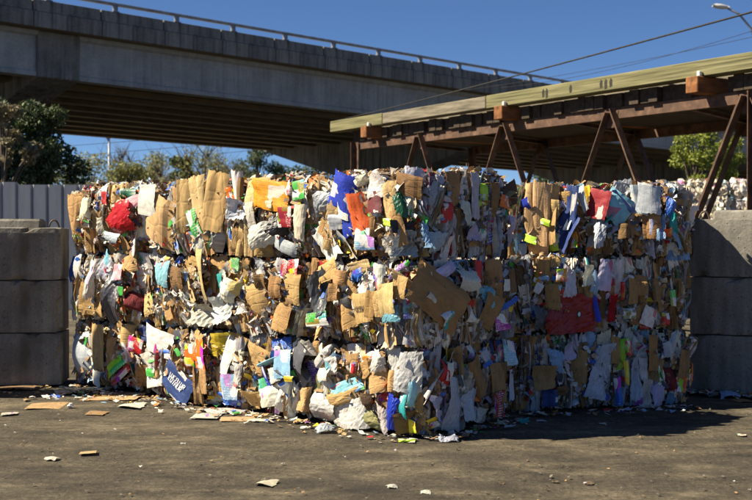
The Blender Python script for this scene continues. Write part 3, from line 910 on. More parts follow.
def fold_mesh(name, nb, ang, crumple, torn, rng, mat, thick, curve, nu=16, nv=10, skew=.12, tuck=.8):
    """sheet bent along a few roughly parallel creases, like a crushed box side"""
    q = np.linspace(0, 1, 241)
    phi = curve * (q - .5)
    for _ in range(nb):
        d = rng.uniform(.12, .88); wd = rng.uniform(.015, .06)
        phi = phi + rng.choice((-1, 1)) * rng.uniform(.35, 1) * ang / (1 + np.exp(-(q - d) / wd * 2))
    x = np.concatenate([[0], np.cumsum(np.cos(phi[:-1]))]) / 240
    z = np.concatenate([[0], np.cumsum(np.sin(phi[:-1]))]) / 240
    t = math.atan2(z[-1] - z[0], x[-1] - x[0])
    x, z = x * math.cos(t) + z * math.sin(t), -x * math.sin(t) + z * math.cos(t)
    x -= (x.max() + x.min()) / 2; z -= z.mean()
    nx_, nz_ = -np.sin(phi - t), np.cos(phi - t)
    ii = np.linspace(0, 240, nu).astype(int)
    sw = rng.random() < .4
    P0, P1, uvs = [], [], []
    sh = rng.uniform(-skew, skew); tap = rng.uniform(-skew, skew) * 1.5
    cr = [(rng.uniform(0, math.pi), rng.uniform(-.4, .4), rng.uniform(-1, 1)) for _ in range(8)]
    for j in range(nv):
        v = j / (nv - 1) - .5
        for i in ii:
            e = (i in (0, 240)) or (j in (0, nv - 1))
            u = q[i] - .5
            c = crumple * sum(k * abs(math.cos(th) * u + math.sin(th) * v - d) for th, d, k in cr)
            px = x[i] * (1 + tap * v) + sh * v + e * rng.normal(0, torn)
            py = v * (1 + tap * u) + sh * u * .5 + e * rng.normal(0, torn)
            pz = z[i] + c - tuck * (.13 * (2 * abs(v)) ** 4 + .10 * (2 * abs(u)) ** 4)
            a = (px, py, pz); b = (px - nx_[i] * thick, py, pz - nz_[i] * thick)
            if sw: a, b = (-a[1], a[0], a[2]), (-b[1], b[0], b[2])
            P0.append(a); P1.append(b); uvs.append((q[i], v + .5))
    n = len(P0)
    F = [(j * nu + i, j * nu + i + 1, (j + 1) * nu + i + 1, (j + 1) * nu + i) for j in range(nv - 1) for i in range(nu - 1)]
    bd = [i for i in range(nu)] + [j * nu + nu - 1 for j in range(1, nv)] + [(nv - 1) * nu + i for i in range(nu - 2, -1, -1)] + [j * nu for j in range(nv - 2, 0, -1)]
    F = F + [tuple(k + n for k in f[::-1]) for f in F] + [(bd[i], bd[i] + n, bd[(i + 1) % len(bd)] + n, bd[(i + 1) % len(bd)]) for i in range(len(bd))]
    me = bpy.data.meshes.new(name)
    me.from_pydata(P0 + P1, [], F)
    uv = np.array(uvs + uvs, dtype=np.float32)
    li = np.empty(len(me.loops), dtype=np.int32); me.loops.foreach_get('vertex_index', li)
    me.uv_layers.new(name='UVMap').data.foreach_set('uv', uv[li].ravel())
    me.materials.append(mat)
    me.update()
    return me

def solid_mesh(name, rng, mat, shape):
    """crushed box or bottle: a lumpy, flattened hollow body"""
    V, F, UV = [], [], []
    if shape == 'box':
        n = 5
        idx = {}
        def vid(p):
            k = tuple(round(c, 3) for c in p)
            if k not in idx:
                idx[k] = len(V); V.append(p)
            return idx[k]
        g = np.linspace(-.5, .5, n)
        for ax in range(3):
            for sg in (-.5, .5):
                for i in range(n - 1):
                    for j in range(n - 1):
                        quad = []
                        for (a, b) in ((i, j), (i + 1, j), (i + 1, j + 1), (i, j + 1)):
                            p = [0, 0, 0]; p[ax] = sg; p[(ax + 1) % 3] = g[a]; p[(ax + 2) % 3] = g[b]
                            quad.append(vid(tuple(p)))
                        F.append(tuple(quad if sg > 0 else quad[::-1]))
    else:
        m = 10
        prof = [(-.5, .02), (-.5, .4), (-.46, .48), (-.1, .46), (.0, .40), (.1, .47), (.25, .45), (.36, .24), (.42, .14), (.5, .14), (.5, .02)]
        for y, rr in prof:
            for k in range(m):
                V.append((rr * math.cos(k * 6.2832 / m), y, rr * math.sin(k * 6.2832 / m)))
        F = [(i * m + k, i * m + (k + 1) % m, (i + 1) * m + (k + 1) % m, (i + 1) * m + k) for i in range(len(prof) - 1) for k in range(m)]
    sd_ = Vector(rng.uniform(-50, 50, 3))
    cr = [(Vector(rng.normal(size=3)).normalized(), rng.uniform(-.3, .3), rng.uniform(.1, .3)) for _ in range(5)]
    W_ = []
    shx, shz = rng.uniform(-.5, .5), rng.uniform(-.4, .4)
    for p in V:
        p = Vector(p)
        q = p + noise.noise_vector(p * 2.2 + sd_) * .16
        for dn, dd, am in cr:
            q -= dn * am * max(0, .16 - abs(p.dot(dn) - dd)) * 1.6
        q = Vector((q.x + shx * q.z, q.y + shz * q.z * .5, q.z))
        W_.append(tuple(q))
    me = bpy.data.meshes.new(name)
    me.from_pydata(W_, [], F)
    uvl = me.uv_layers.new(name='UVMap')
    for l in me.loops:
        p = V[l.vertex_index]
        uvl.data[l.index].uv = (p[0] + .5 + p[2] * .3, p[1] + .5 + p[2] * .7)
    me.materials.append(mat)
    me.update()
    return me

def bundle_mesh(name, rng, mat, n=9, nv=9):
    """a wad of sheets pressed together, their edges facing out"""
    V, F, UV = [], [], []
    wob = rng.uniform(0, 6.28); amp = rng.uniform(.03, .16); fq = rng.uniform(3, 8)
    kink = rng.uniform(-.4, .4); ka = rng.uniform(-.35, .35)
    for i in range(n):
        x0 = (i + .5) / n - .5 + rng.normal(0, .015)
        top = rng.uniform(-.05, .35); ln = rng.uniform(.7, 1.0); sh = rng.uniform(-.5, .5) * (1 - ln)
        lean = rng.normal(0, .25)
        base_ = len(V)
        for j in range(nv):
            v = (j / (nv - 1) - .5) * ln + sh
            xx = x0 + amp * math.sin(fq * v + wob + i * .12) + ka * max(0, v - kink) + rng.normal(0, .008)
            zt_ = top + .08 * math.sin(9 * v + i) + rng.normal(0, .03) - .3 * (2 * abs(v)) ** 4
            V += [(xx - lean * .5, v, -.5), (xx, v, zt_), (xx + .05 + lean * .1, v, zt_ - .05), (xx + .05 - lean * .5, v, -.5)]
            UV += [((i + .5) / n, v + .5)] * 4
        for j in range(nv - 1):
            a = base_ + j * 4
            F += [(a, a + 1, a + 5, a + 4), (a + 1, a + 2, a + 6, a + 5), (a + 2, a + 3, a + 7, a + 6)]
    me = bpy.data.meshes.new(name)
    me.from_pydata(V, [], F)
    uv = np.array(UV, dtype=np.float32)
    li = np.empty(len(me.loops), dtype=np.int32); me.loops.foreach_get('vertex_index', li)
    me.uv_layers.new(name='UVMap').data.foreach_set('uv', uv[li].ravel())
    me.materials.append(mat)
    me.update()
    return me

PR = {}
def protos():
    r = nrg
    PR['E'] = [bundle_mesh('sheet_bundle', r, W['E']) for _ in range(20)]
    PR['C'] = [fold_mesh('cardboard_sheet', int(r.integers(1, 5)), r.uniform(.5, 1.6), r.uniform(.10, .34), .012, r, W['C'], .014, r.uniform(-1.2, .2), tuck=.55) for _ in range(40)]
    PR['Cf'] = [fold_mesh('cardboard_sheet', int(r.integers(1, 3)), r.uniform(.3, .9), r.uniform(.10, .22), .010, r, W['C'], .012, r.uniform(-1.3, -.2), skew=.08, tuck=.45) for _ in range(16)]
    PR['P'] = [sheet_mesh('paper_sheet', 10, 10, r.integers(7, 13), r.uniform(.35, .7), .035, .24, r, W['P'], 0, r.uniform(-.9, .5), tuck=.35) for _ in range(30)]
    PR['Pf'] = [sheet_mesh('paper_sheet', 9, 9, 6, .22, .015, .10, r, W['P'], 0, r.uniform(-.5, .1), tuck=.5) for _ in range(12)]
    PR['G'] = [fold_mesh('printed_carton', int(r.integers(1, 5)), r.uniform(.5, 1.5), r.uniform(.08, .26), .012, r, W['G'], .010, r.uniform(-1.2, .2), tuck=.55) for _ in range(30)]
    PR['Gf'] = [fold_mesh('printed_carton', int(r.integers(1, 3)), r.uniform(.3, .9), r.uniform(.08, .2), .010, r, W['G'], .01, r.uniform(-.9, 0), skew=.07, tuck=.4) for _ in range(14)]
    PR['L'] = [fold_mesh('coloured_sheet', int(r.integers(2, 5)), r.uniform(.5, 1.6), r.uniform(.1, .3), .02, r, W['L'], .006, r.uniform(-1.4, .8)) for _ in range(20)]
    PR['Lf'] = [fold_mesh('coloured_sheet', int(r.integers(1, 4)), r.uniform(.3, .9), r.uniform(.12, .28), .016, r, W['L'], .008, r.uniform(-1.0, -.1), skew=.1, tuck=.4) for _ in range(14)]
    PR['F'] = [sheet_mesh('plastic_bag', 13, 13, r.integers(12, 20), r.uniform(.3, .5), .035, .26, r, W['F'], 0, r.uniform(-1.0, -.1), tuck=.35) for _ in range(26)]
    PR['Ff'] = [sheet_mesh('plastic_bag', 13, 13, 9, .28, .02, .14, r, W['F'], 0, r.uniform(-.9, -.2), tuck=.4) for _ in range(12)]
    PR['W'] = [wad_mesh('paper_wad', r, W['P']) for _ in range(12)]
    PR['Wf'] = PR['W']
    PR['B'] = [solid_mesh('crushed_box', r, W['G'] if i % 2 else W['C'], 'box') for i in range(16)]
    PR['O'] = [solid_mesh('crushed_bottle', r, W['F'], 'bottle') for i in range(10)]
protos()
NAME = {'C': 'cardboard_sheet', 'P': 'paper_sheet', 'G': 'printed_carton', 'L': 'coloured_sheet', 'F': 'plastic_bag', 'W': 'paper_wad', 'B': 'crushed_box', 'O': 'crushed_bottle', 'E': 'sheet_bundle'}

# colours of board, paper, ink and film; whb darkened to deepen the shade
K = dict(
    tan=(.50, .325, .145), tan2=(.43, .27, .115), tan3=(.35, .21, .09), brn=(.22, .13, .06), drk=(.10, .065, .04), ltan=(.60, .42, .205),
    wht=(.72, .69, .63), whb=(.50, .54, .62), gry=(.44, .44, .45), lgr=(.60, .59, .56), new=(.56, .53, .46), blk=(.025, .025, .03), dgr=(.09, .095, .11), crm=(.66, .58, .44),
    red=(.55, .02, .025), dred=(.33, .012, .02), mar=(.16, .025, .03), org=(.78, .17, .015), orr=(.75, .11, .015), amb=(.80, .33, .02), yel=(.80, .58, .03),
    lim=(.42, .68, .03), grn=(.06, .42, .06), dgn=(.015, .12, .06), teal=(.02, .36, .36), cyn=(.25, .55, .68), lbl=(.28, .46, .68), blu=(.03, .13, .55), roy=(.015, .045, .48), nav=(.02, .05, .20),
    pur=(.22, .07, .36), lil=(.50, .46, .66), mag=(.52, .03, .30), pnk=(.68, .32, .36), olv=(.25, .25, .10), sil=(.40, .42, .46))
SUNNY = [('E', 'tan2', 9), ('E', 'new', 7), ('E', 'wht', 5), ('E', 'tan3', 6), ('C', 'tan', 13), ('C', 'tan2', 11), ('C', 'tan3', 8), ('C', 'brn', 4), ('C', 'ltan', 7), ('B', 'tan2', 4), ('P', 'wht', 9), ('P', 'new', 9), ('P', 'lgr', 7), ('F', 'wht', 6), ('F', 'gry', 4), ('F', 'sil', 3), ('F', 'crm', 3),
         ('L', 'dgr', 2.5), ('F', 'blk', 1.5), ('P', 'crm', 6), ('W', 'wht', 3), ('W', 'new', 4), ('G', 'red', 3.4), ('G', 'blu', 3.6), ('G', 'grn', 2.4), ('G', 'yel', 2), ('G', 'org', 2.4), ('G', 'lbl', 3), ('G', 'wht', 10),
         ('G', 'pur', .5), ('G', 'mag', .4), ('L', 'mar', 1), ('L', 'teal', .5), ('F', 'lbl', 1.2), ('G', 'dgn', .8), ('G', 'pnk', .8), ('G', 'cyn', 1), ('O', 'whb', 1.5), ('O', 'wht', 1), ('B', 'wht', 2)]
SHADY = [('E', 'wht', 9), ('E', 'tan3', 9), ('E', 'whb', 6), ('E', 'gry', 6), ('E', 'crm', 5), ('C', 'tan2', 9), ('C', 'tan3', 11), ('C', 'brn', 11), ('B', 'tan3', 3), ('P', 'wht', 8), ('P', 'lgr', 8), ('P', 'gry', 5), ('F', 'wht', 6), ('F', 'whb', 7), ('F', 'crm', 5), ('F', 'sil', 5), ('F', 'gry', 6), ('G', 'wht', 7), ('G', 'lbl', 3.5), ('G', 'blu', 2.5), ('F', 'lbl', 4),  # greyer, darker stock: shade of these sides is put into the colours
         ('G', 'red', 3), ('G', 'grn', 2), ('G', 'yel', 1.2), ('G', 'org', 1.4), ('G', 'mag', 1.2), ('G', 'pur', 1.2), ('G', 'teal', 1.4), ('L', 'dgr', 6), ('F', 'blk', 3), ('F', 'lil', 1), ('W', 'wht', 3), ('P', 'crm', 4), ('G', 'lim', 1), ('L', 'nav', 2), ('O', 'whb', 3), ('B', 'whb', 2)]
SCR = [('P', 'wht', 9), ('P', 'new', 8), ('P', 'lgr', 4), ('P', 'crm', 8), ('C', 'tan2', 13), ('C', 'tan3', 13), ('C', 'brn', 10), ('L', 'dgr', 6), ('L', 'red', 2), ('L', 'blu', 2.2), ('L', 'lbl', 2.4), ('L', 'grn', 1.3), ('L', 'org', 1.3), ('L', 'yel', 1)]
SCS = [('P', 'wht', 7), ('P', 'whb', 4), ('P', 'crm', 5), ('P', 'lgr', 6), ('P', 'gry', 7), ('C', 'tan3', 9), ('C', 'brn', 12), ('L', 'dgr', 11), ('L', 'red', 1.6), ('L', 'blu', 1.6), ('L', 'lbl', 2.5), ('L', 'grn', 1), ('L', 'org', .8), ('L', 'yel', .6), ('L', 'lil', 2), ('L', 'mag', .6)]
PALE = [('W', 'crm', 16), ('W', 'wht', 14)]

def jitter(c, r, k=.16):
    s = 1 + r.uniform(-k, k)
    return tuple(min(.9, max(.01, q * s * (1 + r.uniform(-.05, .05)))) for q in c)

class Face:
    """a side of a bale in the bale's own axes: centre, right, up, outward"""
    def __init__(self, c, u, v, w_, h):
        self.c, self.u, self.v = Vector(c), Vector(u), Vector(v)
        self.n = self.u.cross(self.v)
        self.w, self.h = w_, h
        self.B = Matrix((self.u, self.v, self.n)).transposed()

def put(root, face, a, b, off, w_, h, rot, tx, ty, zs, kind, col, mesh, label=None, name=None):
    o = bpy.data.objects.new(name or NAME[kind], mesh)
    COL.objects.link(o)
    o.parent = root
    p = face.c + face.u * a + face.v * b + face.n * off
    Rm = face.B @ (Matrix.Rotation(rot, 3, 'Z') @ Matrix.Rotation(tx, 3, 'X') @ Matrix.Rotation(ty, 3, 'Y'))
    o.matrix_basis = Matrix.Translation(p) @ Rm.to_4x4() @ Matrix.Diagonal((w_, h, zs, 1))
    o.color = (*col, 1)
    if label: o['label'] = label
    return o

def bulge(face, a, b, seed):
    x, y = 2 * a / face.w, 2 * b / face.h
    e = max(0, 1 - abs(x) ** 9) * max(0, 1 - abs(y) ** 5)
    return -.19 + .205 * e + .022 * noise.noise((a * 2.2 + seed * 5, b * 2.2, seed * 1.7))

def roll(face, a, b):
    """how far a sheet at (a, b) turns towards the bale's rounded rim"""
    x, y = max(-1, min(1, 2 * a / face.w)), max(-1, min(1, 2 * b / face.h))
    return -.75 * math.copysign(abs(y) ** 5, y), .6 * math.copysign(abs(x) ** 7, x)

def pick(pal, r):
    t = r.uniform(0, sum(p[2] for p in pal))
    for p in pal:
        t -= p[2]
        if t <= 0: return p
    return pal[-1]

KEYR = {}
DEFER = []
def fill_face(root, face, pal, seed, cell=.1, strip=False, sc=1.0, top=False):
    r = random.Random(seed)
    rects = KEYR.get(id(face), [])
    def lay(a, b, kd, col, w_, h, rot, tx, ty, zs, lift=0.0, mesh=None):
        if not top:
            lim_b = face.h / 2 - h * .48 * abs(math.cos(rot)) - w_ * .2 * abs(math.sin(rot)) - .016
            if abs(b) > lim_b: b = math.copysign(max(0, lim_b), b)
            lim_a = face.w / 2 - w_ * .44 - .012
            if abs(a) > lim_a: a = math.copysign(max(0, lim_a), a)
        off = bulge(face, a, b, seed) + lift
        if rects and any(abs(a - ka) < kw * .5 + w_ * .10 and abs(b - kb_) < kh * .5 + h * .10 for ka, kb_, kw, kh in rects):
            if r.random() < .5: return
            off -= .07
        if top:
            b = max(-face.h / 2 + h * .5, min(face.h / 2, b))
            zs *= .4; off -= .03; tx *= .6; ty = max(-.35, min(.35, ty))
        else:
            rx_, ry_ = roll(face, a, b)
            tx += rx_; ty += ry_
        put(root, face, a, b, off, w_ * sc, h * sc, rot, tx, ty, zs * sc, kd, col, mesh or r.choice(PR[kd]))
    # pressed sheets all over
    nx, ny = max(1, int(face.w / cell)), max(1, int(face.h / cell))
    for j in range(ny):
        for i in range(nx):
            a = (-.5 + (i + r.uniform(.05, .95)) / nx) * face.w
            b = (-.5 + (j + r.uniform(.05, .95)) / ny) * face.h
            kd, ck, _ = pick(pal, r)
            col = jitter(K[ck], r)
            big = 1.5 if r.random() < .14 else 1.0
            if kd == 'C': w_, h = r.uniform(.09, .21) * big, r.uniform(.14, .31) * big
            elif kd == 'E': w_, h = r.uniform(.09, .20), r.uniform(.18, .38)
            elif kd == 'B': w_, h = r.uniform(.10, .18), r.uniform(.12, .24)
            elif kd == 'O': w_ = r.uniform(.06, .10); h = w_ * r.uniform(2.2, 3.0)
            elif kd == 'W': w_ = r.uniform(.06, .13); h = w_ * r.uniform(.8, 1.5)
            elif kd == 'F': w_, h = r.uniform(.09, .19) * big, r.uniform(.12, .25) * big
            else: w_, h = r.uniform(.07, .17) * big, r.uniform(.10, .23) * big
            rot = r.gauss(0, .38)
            tx, ty = r.gauss(0, .15), r.gauss(0, .20)
            if kd == 'O': rot = r.uniform(-1.6, 1.6)
            if strip:
                if kd != 'O': w_ *= .6; h *= 1.25
                rot = r.gauss(0, .2); ty = r.choice((-1, 1)) * r.uniform(.1, 1.0); tx = r.gauss(0, .14)
            elif r.random() < .3:
                ty = r.choice((-1, 1)) * r.uniform(.7, 1.3)
            zs = (w_ + h) * .5 * r.uniform(.26, .55)
            if kd == 'E': zs = r.uniform(.09, .15); rot = r.gauss(0, .22); ty = r.gauss(0, .15); tx = r.gauss(0, .1)
            if kd == 'W': zs = w_ * .8
            if kd == 'B': zs = w_ * r.uniform(.35, .6)
            if kd == 'O': zs = w_ * r.uniform(.4, .7)
            lay(a, b, kd, col, w_, h, rot, tx, ty, zs, r.uniform(-.04, .02) - .03 * (abs(ty) > .7))
    if top or pal is PALE: return
    # runs of sheets pressed side by side like pleats
    for _ in range(int(face.w * face.h * (7 if not strip else 9))):
        kd, ck, _ = pick([p for p in pal if p[0] in 'CPFG'], r)
        if r.random() < (.55 if not strip else .35): kd, ck = 'C', r.choice(('tan', 'tan2', 'ltan', 'tan3') if not strip else ('tan2', 'tan3', 'brn'))
        n = r.randint(3, 6)
        w_ = r.uniform(.05, .10); h = r.uniform(.22, .46)
        a = r.uniform(-.5, .5) * face.w; b = r.uniform(-.4, .4) * face.h
        lean = r.gauss(0, .14)
        mesh = None
        for k in range(n):
            col = jitter(K[ck], r, .12)
            aa = a + (k - n / 2) * w_ * .8
            if abs(aa) > face.w / 2 - .03: continue
            lay(aa, b + r.gauss(0, .02), kd, col, w_ * 1.35, h * r.uniform(.8, 1.1), lean + r.gauss(0, .06), r.gauss(0, .06), (.55 if k % 2 else -.45) + r.gauss(0, .15),
                w_ * r.uniform(.8, 1.5), r.uniform(-.015, .02))

def scraps(root, faces, pal, seed, density=420, size=(.009, .034), name='scraps'):
    """small torn bits wedged between the sheets: one uncountable mass per bale"""
    r = np.random.default_rng(seed)
    pyr = random.Random(seed)
    VV, FF, CC = [], [], []
    n0 = 0
    for face in faces:
        for _ in range(int(face.w * face.h * density)):
            a = (r.random() - .5) * face.w * .97; b = (r.random() - .5) * face.h * .955
            p = face.c + face.u * a + face.v * b + face.n * (bulge(face, a, b, seed) + r.uniform(-.035, .032))
            sx, sy = r.uniform(*size), r.uniform(*size) * 1.5
            g = r.normal(size=3); g[2] = abs(g[2]) + .5
            nrm = (face.u * g[0] * .7 + face.v * g[1] * .7 + face.n * g[2]).normalized()
            t1 = nrm.cross(Vector(r.normal(size=3))).normalized(); t2 = nrm.cross(t1)
            pts = []
            for jj in (-1, 0, 1):
                for ii in (-1, 0, 1):
                    pts.append(p + t1 * (ii * sx * (1 + r.uniform(-.3, .3))) + t2 * (jj * sy * (1 + r.uniform(-.3, .3))) + nrm * r.normal(0, .35) * sx)
            VV += [tuple(q) for q in pts]
            FF += [(n0 + q, n0 + q + 1, n0 + q + 4, n0 + q + 3) for q in (0, 1, 3, 4)]
            n0 += 9
            c = jitter(K[pick(pal, pyr)[1]], pyr)
            CC += [c] * 9
    me = np_mesh(name, np.array(VV), np.array(FF), W['S'])
    at_ = me.color_attributes.new('Col', 'FLOAT_COLOR', 'POINT')
    arr = np.ones((len(CC), 4), dtype=np.float32); arr[:, :3] = CC
    at_.data.foreach_set('color', arr.ravel())
    o = bpy.data.objects.new(name, me)
    COL.objects.link(o)
    o.parent = root
    o['kind'] = 'stuff'
    return o

def core(root, L, D, H, seed, inset=.13):
    vs, fs, idx = [], [], {}
    nx, ny, nz = 20, 18, 12
    def V(i, j, k):
        key = (i, j, k)
        if key not in idx:
            x, y, z = i / nx * 2 - 1, j / ny * 2 - 1, k / nz * 2 - 1
            p = Vector((x * (L / 2 - inset), y * (D / 2 - inset), z * (H / 2 - .012)))
            e = (abs(x) > .99) + (abs(y) > .99) + (abs(z) > .99)
            if abs(z) > .7: p.x *= 1 - .18 / L * (abs(z) - .7) / .3; p.y *= 1 - .24 / D * (abs(z) - .7) / .3
            q = noise.noise_vector((p.x * 7 + seed * 3, p.y * 7, p.z * 7)) * .03 + noise.noise_vector((p.x * 19 + seed, p.y * 19, p.z * 19)) * .02
            if k in (0, nz): q.z = -abs(q.z) * .3 if k == nz else abs(q.z) * .3
            idx[key] = len(vs)
            vs.append(p + q + Vector((0, D / 2, H / 2)))
        return idx[key]
    for i in range(nx):
        for j in range(ny):
            fs.append((V(i, j, 0), V(i, j + 1, 0), V(i + 1, j + 1, 0), V(i + 1, j, 0)))
            fs.append((V(i, j, nz), V(i + 1, j, nz), V(i + 1, j + 1, nz), V(i, j + 1, nz)))
    for i in range(nx):
        for k in range(nz):
            fs.append((V(i, 0, k), V(i + 1, 0, k), V(i + 1, 0, k + 1), V(i, 0, k + 1)))
            fs.append((V(i, ny, k), V(i, ny, k + 1), V(i + 1, ny, k + 1), V(i + 1, ny, k)))
    for j in range(ny):
        for k in range(nz):
            fs.append((V(0, j, k), V(0, j, k + 1), V(0, j + 1, k + 1), V(0, j + 1, k)))
            fs.append((V(nx, j, k), V(nx, j + 1, k), V(nx, j + 1, k + 1), V(nx, j, k + 1)))
    return MB().add(vs, fs).build('compressed_core', W['core'], root)

# ---------------------------------------------------------------- the bale stack
UF = Vector((.737, -.676, 0)).normalized()          # along the sunny side, left to right
NF = Vector((-UF.y, UF.x, 0))                       # into the stack
PL = Vector((-3.44, 13.18, 0))                      # left end of the sunny side on the ground
LEN = 5.15
PC = PL + UF * LEN                                  # the near corner
DEP = 1.44
ZL = [0, .755, 1.505, 2.285]
ROTF = math.atan2(UF.y, UF.x)
seams = [[-.12, 1.30, 2.58, 3.84, LEN], [-0.10, 1.24, 2.50, 3.80, LEN + .03], [-0.12, 1.27, 2.52, 3.88, LEN - .05]]
labels = {
    (2, 0): 'top left bale of the sunny side with a crumpled red bag and white wads',
    (2, 1): 'top bale second from left with a fan of upright tan cardboard and green top',
    (2, 2): 'top bale third from left with an orange sheet beside an upright white slab',
    (2, 3): 'top corner bale with a royal blue and white sheet next to an orange panel',
    (1, 0): 'middle-layer left end bale with a white sheet striped green and blue',
    (1, 1): 'middle-layer bale with curved tan cardboard plates, second from left',
    (1, 2): 'middle-layer bale of folded cardboard with a red flap, third from left',
    (1, 3): 'middle-layer corner bale with stamped cardboard box panels and white paper',
    (0, 0): 'bottom left end bale with a lime and red carton and magenta-striped pack',
    (0, 1): 'bottom bale with a navy lettered box and orange and yellow cartons, second from left',
    (0, 2): 'bottom bale with a pale blue carton and white wrapping, third from left',
    (0, 3): 'bottom corner bale with a royal blue bottle and draped grey canvas',
}
BAL = {}
FACES = {}
def make_bale(loc, rotz, L, D, H, label, seed, sides, pal, group):
    root = empty('waste_bale', loc, (0, 0, rotz))
    tag(root, label, 'bale', group)
    core(root, L, D, H, seed)
    fcs = {'front': Face((0, 0, H / 2), (1, 0, 0), (0, 0, 1), L, H),
           'right': Face((L / 2, D / 2, H / 2), (0, 1, 0), (0, 0, 1), D, H),
           'left': Face((-L / 2, D / 2, H / 2), (0, -1, 0), (0, 0, 1), D, H),
           'top': Face((0, D / 2, H), (1, 0, 0), (0, 1, 0), L, D)}
    use = []
    for s, (pl, strip, cell) in sides.items():
        f = fcs[s]
        if s == 'top':
            # only the outer rims of the top can be seen
            f2 = Face((0, .26, H - .02), (1, 0, 0), (0, 1, 0), L, .46)
            fill_face(root, f2, pl, seed * 31 + 7, cell, False, top=True)
            use.append((f2, pl))
            if 'right' in sides:
                f3 = Face((L / 2 - .2, D / 2 + .2, H - .005), (1, 0, 0), (0, 1, 0), .38, D - .4)
                fill_face(root, f3, pl, seed * 31 + 9, cell, False, top=True)
                use.append((f3, pl))
        else:
            DEFER.append((root, f, pl, seed * 31 + len(s), cell, strip))
            use.append((f, pl))
    for i, (f, pl) in enumerate(use):
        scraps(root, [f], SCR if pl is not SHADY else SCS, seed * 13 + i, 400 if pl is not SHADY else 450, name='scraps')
    return root, fcs

for ly in range(3):
    for c in range(4):
        a0, a1 = seams[ly][c], seams[ly][c + 1]
        fwd = (0.0, 0.02, -0.03)[ly] + rnd.uniform(-.025, .025)
        mid = PL + UF * ((a0 + a1) / 2) - NF * fwd
        H = ZL[ly + 1] - ZL[ly]
        sides = {'front': (SUNNY, False, .098)}
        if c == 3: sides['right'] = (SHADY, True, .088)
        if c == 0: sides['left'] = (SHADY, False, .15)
        if ly == 2: sides['top'] = (SUNNY, False, .12)
        root, fcs = make_bale((mid.x, mid.y, ZL[ly]), ROTF + rnd.uniform(-.012, .012), a1 - a0 - .012, DEP, H, labels[(ly, c)], 10 * ly + c + 1, sides, SUNNY, 'bales of mixed paper and cardboard')
        BAL[('F', ly, c)] = root; FACES[('F', ly, c)] = fcs

# the bales to the right, behind the corner
PS = Vector((1.22, 10.97, 0)); PE = Vector((3.20, 11.61, 0))
US = (PE - PS).normalized(); LS = (PE - PS).length
ROTS = math.atan2(US.y, US.x)
slab = ['bottom bale of the shaded right stack with a brown sack and a white printed bag',
        'middle bale of the shaded right stack with dark red cloth bearing a small emblem',
        'top bale of the right stack with lime-striped cardboard, navy bag and teal box']
for ly in range(3):
    H = ZL[ly + 1] - ZL[ly] - (.06 if ly == 2 else 0)
    mid = (PS + PE) / 2
    rz = ROTS
    if ly == 2:
        rz = R(-8)
        mid = mid + Vector((-0.06, 0.20, 0))
    else:
        mid = mid + Vector((.05 + .04 * (ly == 0), .12, 0))
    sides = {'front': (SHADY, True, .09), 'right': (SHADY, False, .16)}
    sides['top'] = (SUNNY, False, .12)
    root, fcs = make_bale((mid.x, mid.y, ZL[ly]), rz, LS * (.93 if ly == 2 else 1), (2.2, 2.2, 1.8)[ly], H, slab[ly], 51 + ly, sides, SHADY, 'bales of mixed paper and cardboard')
    BAL[('S', ly, 0)] = root; FACES[('S', ly, 0)] = fcs

